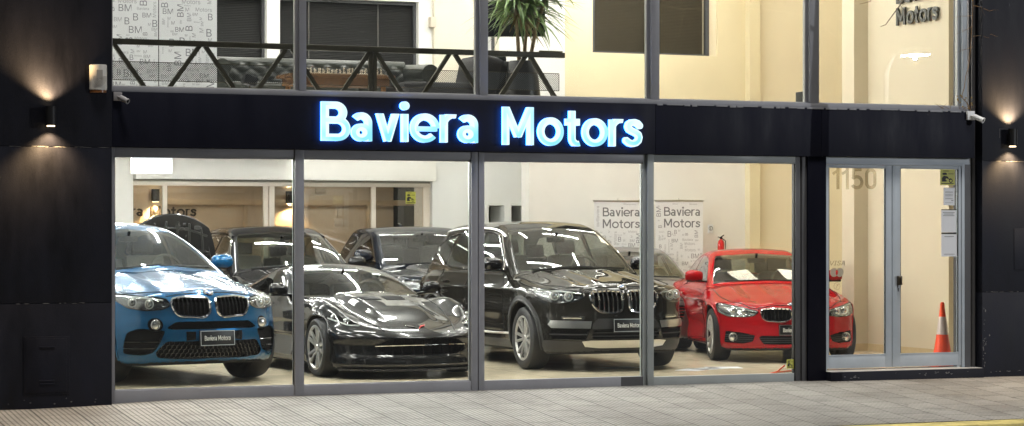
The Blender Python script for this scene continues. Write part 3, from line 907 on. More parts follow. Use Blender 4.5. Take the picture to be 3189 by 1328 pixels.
def spec_blue():
    kid = rounded([(.035, .93), (.30, .945), (.44, .925), (.455, .86), (.40, .745), (.10, .725), (.04, .78)], .05)
    lamp = [(.49, .925), (.60, .945), (.78, .965), (.925, .985), (.94, .93), (.86, .83), (.70, .80), (.55, .815), (.47, .85)]
    return dict(L=4.95, W=1.02, H=1.76, zmin=.2,
        top=[(-.1, .86), (.05, .93), (.2, .995), (.6, 1.09), (1.05, 1.165), (1.45, 1.22), (2.0, 1.24), (3.0, 1.26), (4.0, 1.28), (4.6, 1.25), (4.95, 1.15)],
        crown=[(0, .10), (.5, .17), (1.4, .16), (2.5, .13), (4.9, .12)],
        plan=[(-.1, .94), (.3, .985), (.9, 1.005), (1.6, .985), (2.6, .99), (3.5, 1.01), (4.1, 1.01), (4.9, .93)],
        sec=[(.2, .10), (.3, .05), (.42, .03), (.6, .02), (.8, .0), (.95, .02), (1.1, .09), (1.3, .17)],
        nose=[(.1, .14), (.24, .075), (.34, .03), (.5, .0), (.66, .015), (.75, .045), (.85, .06), (.96, .10), (1.1, .2)],
        nosep=[(0, 0), (.25, .015), (.5, .08), (.7, .18), (.85, .31), (.95, .46), (1.05, .7)],
        tail=[(.2, 4.7), (.5, 4.93), (.9, 4.95), (1.2, 4.85), (1.4, 4.75)], tailp=[(0, 0), (.5, .04), (.8, .15), (1.05, .45)],
        bot=[(0, .235), (.35, .21), (1, .2), (4, .2), (4.95, .3)],
        ws=[(1.28, 1.18), (1.50, 1.29), (1.95, 1.50), (2.35, 1.66), (2.55, 1.72)], wsc=.30, wsn=.5,
        roof=[(1.2, 1.60), (2.0, 1.69), (2.6, 1.745), (3.1, 1.74), (3.7, 1.66), (4.3, 1.5), (4.8, 1.28)], rc=.13,
        gh=[(1.2, .86), (1.8, .885), (2.6, .89), (3.5, .86), (4.3, .78), (4.8, .7)], tum=[(1.0, -.03), (1.15, .0), (1.4, .10), (1.6, .205), (1.75, .30)],
        rw=[(4.85, 1.2), (4.0, 1.60), (3.8, 1.68)], kg=.11,
        arches=[(.93, .40, .445, .60), (3.87, .40, .45, .60)],
        extra=lambda a, y: .022 * gs(a, .50, .11) * sstep(y, .1, .6) * (1 - sstep(y, 1.2, 1.6)) - .015 * gs(a, .72, .10) * sstep(y, .2, .7) * (1 - sstep(y, 1.2, 1.6)) + .012 * gs(a, 0, .25) * sstep(y, .05, .3) * (1 - sstep(y, 1.0, 1.5)),
        extra_side=lambda y, z: -.03 * gs(z, .52, .13) * sstep(y, 1.4, 1.8) * (1 - sstep(y, 3.1, 3.5)) + .012 * gs(z, .93, .05) + .02 * (gs(y, .93, .5) + gs(y, 3.87, .55)) * gs(z, .75, .22),
        glass_from=1.3, ws_poly=rounded([(-.76, 1.185), (0, 1.265), (.76, 1.185), (.70, 1.34), (.60, 1.62), (0, 1.665), (-.60, 1.62), (-.70, 1.34)], .04),
        side_glass=[('side_window', rounded([(1.75, 1.20), (2.05, 1.40), (2.45, 1.565), (2.75, 1.62), (2.75, 1.22)], .03)), ('rear_side_window', rounded([(2.83, 1.22), (2.83, 1.62), (3.3, 1.60), (3.75, 1.50), (3.95, 1.38), (3.8, 1.29)], .03))],
        rw_poly=rounded([(-.55, 1.3), (.55, 1.3), (.47, 1.6), (-.47, 1.6)], .05),
        front=[dict(name='kidney_grille', poly=kid, kind='hole', deep=.05, rim=(.015, M_CHROME, 'grille_frame'), **{'in': [('vbars', 9, .010, .016, M_VOID)]}),
               dict(name='headlight', poly=rounded(lamp, .03), kind='lamp', deep=.07, rim=(.006, M_BLACK, 'lamp_edge'), **{'in': [('ring', .66, .868, .047, .02), ('ring', .80, .885, .045, .02), ('bar', [(.52, .91), (.7, .935), (.90, .955)], .009, .015)]}),
               dict(name='upper_intake', poly=rounded([(-.43, .682), (.43, .682), (.53, .615), (.47, .600), (-.47, .600), (-.53, .615)], .02), kind='hole', mirror=False, deep=.05),
               dict(name='fog_recess', poly=ellipse(.63, .652, .072, .072), kind='hole', deep=.03, mat=M_BLACK, **{'in': [('fog', .63, .652, .05, -.004)]}),
               dict(name='lower_intake', poly=rounded([(-.53, .475), (.53, .475), (.63, .36), (.60, .30), (.40, .285), (-.40, .285), (-.60, .30), (-.63, .36)], .03), kind='hole', mirror=False, deep=.05, **{'in': [('hex', .05, .02, M_BLACK)]}),
               dict(name='plate_field', poly=[(.33, .578), (.225, .578), (.225, .49), (.33, .478)], kind='flat', mat=M_BLACK),
               dict(name='corner_intake', poly=rounded([(.54, .59), (.78, .615), (.875, .57), (.895, .45), (.89, .34), (.74, .325), (.64, .36), (.60, .44)], .03), kind='hole', deep=.06, **{'in': [('hbars', [.47, .40], .006, .02, M_BLACK)]})],
        seams=[('top', [(.47, .28), (.60, .38), (.78, .62), (.86, .95), (.86, 1.35)]), ('front', [(.03, .985), (.3, .975), (.48, .95)], 'hood_gap'), ('side', [(1.62, .35), (1.60, .95), (1.72, 1.12)]), ('side', [(2.8, .35), (2.78, 1.2)])],
        wheels=[(.93, .40, .30, .845, 'd5', R(4)), (3.87, .40, .33, .845, 'd5', 0)], rim_mat=M_GUN, rim_r=.70,
        handles=[(2.55, 1.02), (3.5, 1.05)], mirror=(1.80, 1.29, .97, 1.12), seats=(2.35, 3.35, .72), dash=(1.45, 1.20), rvz=1.58, cabin=(1.5, 4.4),
        wipers=[(-.60, 1.225, .05, 1.275), (.02, 1.262, .66, 1.235)], plate=(.505, .165, .205, -.035), badge=(0, .985, .052, 'front'), lining=M_LINING)

def spec_x3():
    kid = rounded([(.03, .935), (.22, .948), (.40, .935), (.435, .885), (.41, .78), (.33, .70), (.14, .685), (.05, .72)], .05)
    lamp = [(.50, .925), (.62, .945), (.80, .965), (.93, .975), (.945, .92), (.90, .84), (.78, .80), (.62, .815), (.50, .87)]
    return dict(L=4.80, W=.98, H=1.76, zmin=.2,
        top=[(-.1, .86), (.05, .94), (.18, 1.0), (.5, 1.075), (.95, 1.135), (1.35, 1.18), (1.9, 1.19), (3.0, 1.19), (4.2, 1.18), (4.8, 1.1)],
        crown=[(0, .08), (.5, .13), (1.4, .13), (2.5, .11), (4.8, .12)],
        plan=[(-.1, .92), (.3, .955), (.9, .965), (1.6, .95), (2.6, .955), (3.5, .965), (4.1, .96), (4.8, .88)],
        sec=[(.2, .09), (.3, .05), (.42, .03), (.6, .015), (.8, .0), (.95, .015), (1.08, .06), (1.25, .11)],
        nose=[(.1, .16), (.22, .09), (.34, .03), (.5, .0), (.62, .02), (.70, .04), (.85, .05), (.95, .08), (1.1, .2)],
        nosep=[(0, 0), (.25, .012), (.5, .07), (.7, .17), (.85, .31), (.93, .46), (1.0, .7)],
        tail=[(.2, 4.6), (.5, 4.78), (.9, 4.79), (1.2, 4.7), (1.5, 4.55)], tailp=[(0, 0), (.5, .03), (.8, .12), (1.0, .35)],
        bot=[(0, .225), (.35, .2), (1, .2), (4, .2), (4.8, .28)],
        ws=[(1.32, 1.15), (1.52, 1.285), (1.88, 1.515), (2.17, 1.67), (2.38, 1.75)], wsc=.26, wsn=.5,
        roof=[(1.2, 1.65), (1.9, 1.715), (2.5, 1.765), (3.2, 1.765), (4.0, 1.73), (4.45, 1.66), (4.8, 1.5)], rc=.10,
        gh=[(1.2, .86), (1.8, .87), (2.6, .87), (3.5, .855), (4.3, .80), (4.8, .75)], tum=[(1.0, -.03), (1.13, .0), (1.35, .08), (1.55, .17), (1.75, .27)],
        rw=[(4.75, 1.1), (4.6, 1.3), (4.35, 1.66)], kg=.10,
        arches=[(.92, .385, .435, .58), (3.84, .385, .435, .58)],
        cladding=lambda a, y, z: (z < .335) & (y > 1.2) & (y < 3.5),
        sidecuts=[dict(name='arch_cladding', poly=ellipse(.92, .385, .495, .495, 40), mat=M_PLAST), dict(name='arch_cladding~rear', poly=ellipse(3.84, .385, .495, .495, 40), mat=M_PLAST)],
        extra=lambda a, y: .018 * gs(a, .55, .08) * sstep(y, .1, .6) * (1 - sstep(y, 1.2, 1.6)) + .018 * gs(a, .25, .09) * sstep(y, .05, .5) * (1 - sstep(y, 1.1, 1.5)) - .012 * gs(a, .42, .07) * sstep(y, .1, .5) * (1 - sstep(y, 1.1, 1.5)),
        extra_side=lambda y, z: -.035 * gs(z, .50, .12) * sstep(y, 1.4, 1.8) * (1 - sstep(y, 3.1, 3.5)) + .014 * gs(z, .94, .035) * sstep(y, .9, 1.3) - .012 * gs(z, .80, .07) * sstep(y, .9, 1.3) + .02 * (gs(y, .92, .45) + gs(y, 3.84, .5)) * gs(z, .75, .2),
        glass_from=1.3, ws_poly=rounded([(-.755, 1.15), (0, 1.20), (.755, 1.15), (.70, 1.35), (.60, 1.645), (0, 1.685), (-.60, 1.645), (-.70, 1.35)], .05),
        side_glass=[('side_window', rounded([(1.68, 1.17), (1.88, 1.36), (2.18, 1.56), (2.45, 1.60), (2.70, 1.61), (2.70, 1.17)], .035)), ('rear_side_window', rounded([(2.78, 1.17), (2.78, 1.61), (3.3, 1.60), (3.62, 1.585), (3.72, 1.19)], .03)), ('quarter_window', rounded([(3.80, 1.20), (3.71, 1.58), (4.05, 1.54), (4.28, 1.43), (4.22, 1.34)], .03))],
        rw_poly=rounded([(-.64, 1.2), (.64, 1.2), (.54, 1.6), (-.54, 1.6)], .06),
        front=[dict(name='kidney_grille', poly=kid, kind='hole', deep=.055, rim=(.016, M_CHROME, 'grille_frame'), **{'in': [('vbars', 7, .016, .0, M_CHROME)]}),
               dict(name='headlight', poly=rounded(lamp, .03), kind='lamp', deep=.07, rim=(.006, M_BLACK, 'lamp_edge'), **{'in': [('ring', .66, .88, .05, .02), ('ring', .79, .89, .05, .02), ('bar', [(.53, .915), (.7, .935), (.91, .955)], .010, .012)]}),
               dict(name='fog_slot', poly=rounded([(.50, .655), (.74, .66), (.76, .625), (.74, .60), (.52, .605)], .02), kind='lamp', deep=.03, **{'in': [('bar', [(.54, .63), (.73, .632)], .012, .015, M_CHROME)]}),
               dict(name='silver_bar', poly=[(.435, .592), (.84, .602), (.865, .555), (.84, .515), (.455, .51)], kind='proud', mat=M_SATIN, shift=.012),
               dict(name='corner_intake', poly=rounded([(.46, .495), (.84, .500), (.86, .44), (.83, .385), (.50, .375)], .02), kind='hole', deep=.05, **{'in': [('hbars', [.44], .008, .01, M_PLAST)]}),
               dict(name='centre_cladding', poly=[(-.36, .625), (.36, .625), (.43, .56), (.44, .505), (-.44, .505), (-.43, .56)], kind='flat', mirror=False, mat=M_PLAST),
               dict(name='lower_intake', poly=rounded([(-.40, .49), (.40, .49), (.44, .43), (.41, .385), (-.41, .385), (-.44, .43)], .02), kind='hole', mirror=False, deep=.05, **{'in': [('hbars', [.46, .42], .006, .012, M_PLAST)]}),
               dict(name='skid_plate', poly=[(-.44, .372), (.44, .372), (.54, .36), (.50, .30), (.34, .285), (-.34, .285), (-.50, .30), (-.54, .36)], kind='proud', mirror=False, mat=M_SATIN, shift=.010),
               dict(name='bumper_cladding', poly=[(.545, .36), (.86, .37), (.97, .36), (.97, .24), (.36, .20), (.0, .21), (.0, .278), (.35, .278), (.51, .295)], kind='flat', mat=M_PLAST)],
        seams=[('front', [(.03, .988), (.3, .984), (.5, .955)], 'hood_gap'), ('top', [(.47, .22), (.62, .30), (.80, .55), (.83, .95), (.83, 1.35)]), ('side', [(1.55, .35), (1.53, .95), (1.66, 1.12)]), ('side', [(2.74, .35), (2.74, 1.16)]), ('side', [(3.3, .75), (3.62, .85), (3.76, 1.15)]),
               ('side', [(1.66, 1.155), (1.87, 1.37), (2.17, 1.578), (2.45, 1.62), (3.2, 1.622), (3.72, 1.60), (4.07, 1.555), (4.31, 1.43), (4.24, 1.33), (3.8, 1.19), (3.0, 1.155), (1.66, 1.155)], 'window_trim', M_CHROME, .011),
               ('side', [(1.35, .415), (1.9, .40), (3.3, .40)], 'sill_trim', M_SATIN, .016), ('top', [(.655, 2.1), (.64, 2.6), (.62, 3.6), (.60, 4.2)], 'roof_rail', M_SATIN, .018)],
        wheels=[(.92, .372, .26, .82, 'y6', R(-3)), (3.84, .372, .26, .82, 'y6', 0)], rim_r=.70,
        handles=[(2.45, .985), (3.45, 1.0)], mirror=(1.72, 1.24, 1.0, 1.1), seats=(2.25, 3.2, .70), dash=(1.42, 1.15), rvz=1.56, cabin=(1.5, 4.6),
        wipers=[(-.60, 1.175, .05, 1.215), (.02, 1.21, .66, 1.18)], plate=(.545, .155, .205, -.03), badge=(0, .99, .05, 'front'), mirror_mat=M_BLACK, lip_mat=M_PLAST, lip_r=.018)

def spec_red():
    kid = rounded([(.025, .668), (.2, .678), (.375, .668), (.40, .64), (.385, .565), (.33, .525), (.12, .515), (.03, .55)], .035)
    lamp = [(.42, .64), (.55, .675), (.72, .71), (.845, .74), (.875, .70), (.86, .62), (.76, .575), (.60, .57), (.47, .59)]
    return dict(L=4.75, W=.94, H=1.44, zmin=.12,
        top=[(-.1, .58), (.05, .67), (.15, .72), (.5, .80), (1.0, .885), (1.5, .955), (2.0, .98), (3.0, .99), (3.8, 1.0), (4.4, 1.0), (4.75, .92)],
        crown=[(0, .06), (.5, .11), (1.4, .10), (2.5, .10), (4.7, .12)],
        plan=[(-.1, .86), (.3, .895), (.9, .915), (1.6, .895), (2.6, .915), (3.5, .955), (4.0, .955), (4.7, .86)],
        sec=[(.12, .09), (.22, .045), (.35, .03), (.5, .02), (.68, .0), (.82, .02), (.95, .07), (1.1, .14)],
        nose=[(.05, .12), (.15, .06), (.22, .015), (.35, .0), (.48, .02), (.56, .03), (.66, .05), (.72, .085), (.9, .25)],
        nosep=[(0, 0), (.25, .025), (.5, .11), (.7, .25), (.82, .39), (.9, .56), (.95, .75)],
        tail=[(.15, 4.6), (.4, 4.72), (.8, 4.75), (1.0, 4.68), (1.2, 4.6)], tailp=[(0, 0), (.5, .05), (.75, .15), (.95, .4)],
        bot=[(0, .165), (.35, .145), (1, .14), (4, .14), (4.75, .25)],
        ws=[(1.52, .92), (1.75, 1.035), (2.15, 1.215), (2.45, 1.335), (2.65, 1.40)], wsc=.30, wsn=.45,
        roof=[(1.5, 1.27), (2.2, 1.35), (2.75, 1.40), (3.2, 1.385), (3.7, 1.29), (4.1, 1.15), (4.5, .98)], rc=.11,
        gh=[(1.5, .76), (2.0, .77), (2.7, .775), (3.4, .75), (4.0, .70), (4.5, .6)], tum=[(.8, -.04), (.95, .0), (1.12, .08), (1.3, .18), (1.42, .28)],
        rw=[(4.45, .98), (3.6, 1.3), (3.4, 1.36)], kg=.09,
        arches=[(.83, .335, .375, .56), (3.68, .335, .38, .56)],
        extra=lambda a, y: .022 * gs(a, .58, .10) * sstep(y, .15, .6) * (1 - sstep(y, 1.3, 1.7)) + .014 * gs(a, .2, .08) * sstep(y, .05, .5) * (1 - sstep(y, 1.2, 1.6)) - .012 * gs(a, .40, .08) * sstep(y, .1, .5) * (1 - sstep(y, 1.2, 1.6)),
        extra_side=lambda y, z: -.035 * gs(z, .42, .11) * sstep(y, 1.3, 1.7) * (1 - sstep(y, 2.9, 3.4)) + .016 * gs(z, .76, .03) * sstep(y, .8, 1.2) - .014 * gs(z, .66, .06) * sstep(y, .8, 1.3) + .02 * (gs(y, .83, .42) + gs(y, 3.68, .5)) * gs(z, .6, .2),
        glass_from=1.5, ws_poly=rounded([(-.70, .96), (0, .99), (.70, .96), (.65, 1.10), (.55, 1.30), (0, 1.335), (-.55, 1.30), (-.65, 1.10)], .04),
        side_glass=[('side_window', rounded([(1.92, .985), (2.15, 1.10), (2.5, 1.25), (2.85, 1.30), (3.05, 1.30), (3.05, .99)], .03)), ('rear_side_window', rounded([(3.12, .99), (3.12, 1.295), (3.45, 1.24), (3.8, 1.10), (3.85, 1.02)], .03))],
        rw_poly=rounded([(-.55, 1.04), (.55, 1.04), (.46, 1.27), (-.46, 1.27)], .05),
        front=[dict(name='kidney_grille', poly=kid, kind='hole', deep=.05, rim=(.011, M_CHROME, 'grille_frame'), **{'in': [('vbars', 8, .010, .004, M_BLACK)]}),
               dict(name='headlight', poly=rounded(lamp, .03), kind='lamp', deep=.06, mat=M_LAMPCH, rim=(.006, M_BLACK, 'lamp_edge'), **{'in': [('ring', .58, .63, .044, .012), ('ring', .70, .645, .044, .012), ('bar', [(.45, .635), (.62, .675), (.84, .718)], .009, .008)]}),
               dict(name='lower_intake', poly=rounded([(-.40, .342), (.40, .342), (.43, .32), (.37, .235), (-.37, .235), (-.43, .32)], .02), kind='hole', mirror=False, deep=.05, **{'in': [('hbars', [.26, .285, .31], .006, .01, M_PLAST)]}),
               dict(name='corner_intake', poly=rounded([(.47, .345), (.62, .378), (.795, .395), (.805, .25), (.60, .243), (.50, .27)], .02), kind='hole', deep=.05, **{'in': [('hbars', [.27, .295, .32, .345], .005, .01, M_PLAST), ]}),
               ],
        seams=[('front', [(.03, .715), (.25, .71), (.42, .68)], 'hood_gap'), ('top', [(.40, .14), (.52, .22), (.70, .48), (.77, .85), (.77, 1.45)]), ('side', [(1.50, .25), (1.47, .70), (1.62, .92)]), ('side', [(3.05, .25), (3.1, .6), (3.12, .96)]),
               ('side', [(1.25, .19), (2.0, .18), (3.25, .18)], 'sill_skirt', M_BLACK, .012)],
        wheels=[(.83, .33, .235, .795, 'd5', 0), (3.68, .33, .255, .80, 'd5', 0)], rim_r=.73,
        handles=[(2.82, .80)], mirror=(1.88, 1.045, .93, 1.0), seats=(2.45, 3.3, .45), dash=(1.65, .96), rvz=1.27, cabin=(1.7, 4.2),
        wipers=[(-.55, .985, .05, 1.0), (.02, .998, .62, .98)], plate=(.415, .135, .20, -.03), badge=(0, .725, .042, 'front'), more=red_more)

def red_more(F, car, paint, sh):
    for sg in (1, -1):      # round fog lamps in the corner intakes
        p = F.project([(.715, .318)], 'front')[0]
        mb = MB(); mb.lathe([(0, -.006), (.026, -.004), (.042, .004), (.05, .03), (0, .03)], 20, 'Y'); o = mb.build('fog_light', M_LAMPCH, car); o.location = (sg * p[0], p[1] + .008, p[2])
        mb = MB(); q = [(.05 * math.cos(a), 0, .05 * math.sin(a)) for a in np.linspace(0, 2 * math.pi, 21)]; mb.tube(q, .006, 6, cap=False); mb.build('fog_ring', M_SATIN, o)

def spec_vette():
    lamp = [(.62, .60), (.70, .64), (.80, .70), (.90, .775), (.925, .74), (.90, .66), (.80, .60), (.68, .575)]
    return dict(L=4.60, W=.99, H=1.28, zmin=.08,
        top=[(-.1, .36), (.03, .46), (.15, .52), (.5, .635), (.9, .735), (1.4, .83), (1.9, .875), (2.5, .86), (3.2, .85), (3.9, .93), (4.3, .96), (4.6, .93)],
        crown=[(0, .03), (.5, .02), (1.4, .0), (2.0, .06), (2.5, .08), (4.6, .06)],
        plan=[(-.1, .86), (.25, .92), (.9, .965), (1.7, .90), (2.4, .90), (3.3, .975), (3.9, .975), (4.6, .88)],
        sec=[(.08, .06), (.2, .03), (.35, .03), (.5, .015), (.65, .0), (.78, .03), (.9, .11), (1.0, .2)],
        nose=[(.02, .10), (.10, .03), (.15, .0), (.22, .01), (.30, .06), (.38, .07), (.45, .03), (.50, .06), (.6, .22), (.8, .5)],
        nosep=[(0, 0), (.25, .02), (.5, .095), (.7, .21), (.85, .38), (.93, .53), (1.0, .75)],
        tail=[(.15, 4.4), (.4, 4.55), (.8, 4.6), (.95, 4.58), (1.1, 4.5)], tailp=[(0, 0), (.5, .04), (.8, .14), (1.0, .4)],
        bot=[(0, .10), (.35, .10), (1, .11), (4, .12), (4.6, .25)],
        ws=[(1.65, .84), (1.85, .93), (2.2, 1.08), (2.5, 1.18), (2.7, 1.22)], wsc=.34, wsn=.42,
        roof=[(1.7, 1.13), (2.2, 1.19), (2.75, 1.245), (3.1, 1.235), (3.6, 1.13), (4.1, 1.02), (4.5, .94)], rc=.13,
        gh=[(1.6, .82), (2.1, .84), (2.7, .82), (3.3, .74), (3.9, .62), (4.5, .5)], tum=[(.7, -.05), (.88, .0), (1.02, .09), (1.15, .2), (1.26, .32)],
        rw=[(4.4, .94), (3.4, 1.17), (3.2, 1.22)], kg=.08, kt=.07, kf=.05,
        arches=[(.95, .325, .375, .58), (3.70, .34, .40, .58)],
        extra=lambda a, y: .085 * gs(a, .80, .13) * sstep(y, .35, .85) * (1 - sstep(y, 1.05, 1.65)) + .055 * (1 - sstep(a, .28, .42)) * sstep(y, .35, .9) * (1 - sstep(y, 1.6, 2.1)) - .02 * gs(a, .50, .08) * sstep(y, .3, .9) * (1 - sstep(y, 1.5, 1.9)) + .05 * gs(a, .8, .2) * gs(y, 3.7, .5),
        extra_side=lambda y, z: -.06 * gs(z, .45, .16) * sstep(y, 1.35, 1.6) * (1 - sstep(y, 2.8, 3.3)) + .012 * gs(z, .62, .03) * sstep(y, 1.2, 1.5),
        glass_from=1.62, ws_poly=rounded([(-.77, .87), (0, .905), (.77, .87), (.69, 1.0), (.58, 1.14), (0, 1.185), (-.58, 1.14), (-.69, 1.0)], .04),
        side_glass=[('side_window', rounded([(2.05, .885), (2.3, .98), (2.6, 1.10), (2.9, 1.145), (3.2, 1.11), (3.35, .90)], .03), M_DARKG)],
        rw_poly=rounded([(-.42, .99), (.42, .99), (.36, 1.14), (-.36, 1.14)], .05), rw_mat=M_DARKG,
        front=[dict(name='grille_opening', poly=rounded([(-.55, .375), (-.42, .44), (-.15, .452), (.15, .452), (.42, .44), (.55, .375), (.50, .30), (.42, .268), (-.42, .268), (-.50, .30)], .03), kind='hole', mirror=False, deep=.10, **{'in': [('vbars', 9, .006, .05, M_VOID)]}),
               dict(name='headlight', poly=rounded(lamp, .02), kind='lamp', deep=.05, mat=M_BLACK, **{'in': [('ring', .74, .64, .03, .014), ('ring', .83, .68, .03, .014), ('bar', [(.64, .592), (.75, .592), (.88, .665)], .008, .006)]}),
               dict(name='front_splitter', poly=[(-.93, .085), (.93, .085), (.93, .168), (.6, .172), (-.6, .172), (-.93, .168)], kind='flat', mirror=False, mat=M_BLACK)],
        topcuts=[dict(name='hood_vent', poly=[(.03, 1.16), (.26, 1.16), (.30, 1.36), (.03, 1.36)], mat=M_VOID, move=(0, 0, -.03))],
        seams=[('top', [(.43, .20), (.52, .5), (.60, .9), (.66, 1.5)]), ('front', [(0, .375), (.2, .375), (.4, .372), (.55, .368)], 'grille_bar', M_CHROME, .006), ('side', [(1.72, .2), (1.66, .6), (1.78, .84)]), ('side', [(3.1, .22), (3.2, .6), (3.25, .86)])]
            + [('top', [(.04, y), (.27, y)], 'hood_louvre', M_PLAST, .012) for y in (1.20, 1.26, 1.32)],
        wheels=[(.95, .33, .25, .835, 'd5', R(-2)), (3.70, .345, .29, .835, 'd5', 0)], rim_r=.75,
        mirror=(1.98, .96, .99, .95), seats=(2.75, 0, .36), dash=(1.80, .87), rvz=1.12, cabin=(1.85, 4.1), more=vette_more)

def vette_more(F, car, paint, sh):
    P = F.project([(0, .26)], 'top')[0]; n = Vector(F.normals(np.array([P]))[0]); q = n.to_track_quat('Z', 'Y').to_matrix().to_4x4()
    for sg, m in ((1, mat('badge red', (.45, .02, .02), .2, .3)), (-1, M_CHROME)):      # crossed flags
        mb = MB(); mb.beam((0, -.05, .004), (sg * .055, .045, .004), .008, .006); mb.prism([(sg * .03, -.005), (sg * .10, .03), (sg * .12, .075), (sg * .055, .045)], .003, .008)
        o = mb.build('flag_badge', m, car); o.matrix_local = Matrix.Translation(Vector(P)) @ q
    mb = MB()       # black splitter lip under the nose
    xs = np.linspace(-.86, .86, 19); P = F.project([(x, .135) for x in xs], 'front')
    for a, b in zip(P, P[1:]): mb.beam((a[0], a[1] + .035, .105), (b[0], b[1] + .035, .105), .11, .02)
    mb.build('splitter_lip', M_PLAST, car)

def spec_suv_back():
    s = spec_x3(); s['front'] = [d for d in s['front'] if d['name'] in ('headlight', 'lower_intake')]
    gr = rounded([(-.42, .93), (.42, .93), (.46, .80), (.36, .60), (-.36, .60), (-.46, .80)], .04)
    s['front'].insert(0, dict(name='grille', poly=gr, kind='hole', mirror=False, deep=.05, rim=(.012, M_CHROME, 'grille_frame'), **{'in': [('hbars', [.65, .70, .75, .80, .85, .90], .007, .01, M_PLAST)]}))
    s['seams'] = [q for q in s['seams'] if len(q) < 3 or q[2] != 'roof_rail'] + [('top', [(.655, 2.2), (.64, 2.6), (.62, 3.6), (.60, 4.1)], 'roof_rail', M_BLACK, .024)]
    s['ws_mat'] = glass_mat('dusky windscreen', (.58, .62, .57), 1.9); s.pop('badge'); s.pop('plate'); s['mirror_mat'] = None; s.pop('mirror_mat')
    return s

def spec_sedan():
    s = spec_red(); s.pop('more'); s.pop('badge'); s.pop('plate')
    s['front'] = [d for d in s['front'] if d['name'] == 'headlight'] + [dict(name='grille', poly=rounded([(-.40, .63), (.40, .63), (.36, .44), (-.36, .44)], .04), kind='hole', mirror=False, deep=.04, **{'in': [('hbars', [.48, .52, .56, .60], .007, .005, M_CHROME)]})]
    s['ws_mat'] = M_WS; s['H'] = 1.48
    return s

def spec_hatch():
    s = spec_sedan()
    s['roof'] = [(1.5, 1.30), (2.2, 1.42), (2.75, 1.47), (3.4, 1.46), (3.9, 1.40), (4.4, 1.25)]; s['H'] = 1.54; s['L'] = 4.4; s['W'] = .86; s['plan'] = [(-.1, .78), (.3, .815), (.9, .835), (1.6, .815), (2.6, .82), (3.5, .83), (4.0, .82), (4.7, .74)]
    s['ws'] = [(1.30, .95), (1.5, 1.065), (1.9, 1.285), (2.2, 1.42), (2.4, 1.48)]; s['glass_from'] = 1.28
    s['tail'] = [(.15, 4.3), (.4, 4.4), (.8, 4.4), (1.0, 4.35), (1.2, 4.3)]; s['rw'] = [(4.38, .98), (4.15, 1.3), (4.0, 1.42)]
    s['gh'] = [(1.3, .70), (2.0, .72), (2.7, .72), (3.4, .70), (4.0, .66), (4.5, .6)]
    s['rw_poly'] = rounded([(-.6, 1.04), (.6, 1.04), (.5, 1.32), (-.5, 1.32)], .05)
    s['side_glass'] = [('side_window', rounded([(1.72, .985), (1.95, 1.15), (2.3, 1.35), (2.75, 1.38), (2.75, .99)], .03)), ('rear_side_window', rounded([(2.82, .99), (2.82, 1.38), (3.5, 1.34), (3.85, 1.15), (3.85, 1.05)], .03))]
    s['arches'] = [(.83, .335, .375, .56), (3.45, .335, .375, .56)]; s['wheels'] = [(.83, .33, .2, .72, 'd5', 0), (3.45, .33, .2, .72, 'd5', 0)]
    s['dash'] = (1.45, .97); s['mirror'] = (1.72, 1.06, .88, .9); s['cabin'] = (1.5, 4.1); s['rvz'] = 1.36; s['seats'] = (2.2, 3.1, .48)
    s['seams'] = s['seams'][2:4]; s['wipers'] = None
    # engine bay in place of the bonnet
    s['topcuts'] = [dict(name='engine_bay', poly=[(.0, .25), (.45, .28), (.66, .55), (.70, 1.2), (.0, 1.2)], mat=M_WELL, move=(0, 0, -.25))]
    s['more'] = hatch_more
    return s

def hatch_more(F, car, paint, sh):
    # raised bonnet: a curved panel hinged at its back edge
    n, m = 14, 10; piv = Vector((0, 1.28, .97)); ang = R(-69)
    rot = Matrix.Rotation(ang, 3, 'X')
    def P(i, j, off):
        u = -1 + 2 * i / n; t = j / m; wd = .72 - .16 * t ** 2.2 - .05 * t; x = u * wd
        y = 1.25 - t * (1.02 - .20 * u * u); z = F.project([(x, max(y, .12))], 'top')[0][2]
        v = Vector((x, y, z - off)) - piv; return rot @ v + piv
    for nm, off, mt, th in (('bonnet', 0., paint, .012), ('bonnet_liner', .026, mat('bonnet inner frame', (.02, .02, .02), .55, bump=.5, bscale=25), .01)):
        bm = bmesh.new(); k = 1. if off == 0 else .94
        g = [[bm.verts.new(P(i, j, off)) for j in range(m + 1)] for i in range(n + 1)]
        for i in range(n):
            for j in range(m): bm.faces.new((g[i][j], g[i + 1][j], g[i + 1][j + 1], g[i][j + 1]))
        bmesh.ops.recalc_face_normals(bm, faces=bm.faces[:])
        bmesh.ops.solidify(bm, geom=bm.faces[:], thickness=th)
        me = bpy.data.meshes.new(nm); bm.to_mesh(me); bm.free(); shade(me, 40); b = link(nm, me, mt, car)
        if off:
            rb = MB()
            for i in range(2, n - 1, 2):
                rb.tube([tuple(P(i, j, .05)) for j in range(1, m)], .016, 6)
            for j in (2, 5, 8): rb.tube([tuple(P(i, j, .05)) for i in range(1, n)], .016, 6)
            rng = random.Random(3)
            for q in range(40):
                i, j = rng.uniform(1, n - 1), rng.uniform(1, m - 1); rb.obox(P(i, j, .055), (rng.uniform(.02, .08), rng.uniform(.02, .05), .02), rot, .004)
            rb.build('bonnet_ribs', mat('bonnet rib', (.06, .06, .06), .4, .3), b)
    mb = MB(); mb.beam((.62, .75, .72), tuple(P(n - 1, 6, .04)), .012, .012); mb.build('bonnet_stay', M_PLAST, car)

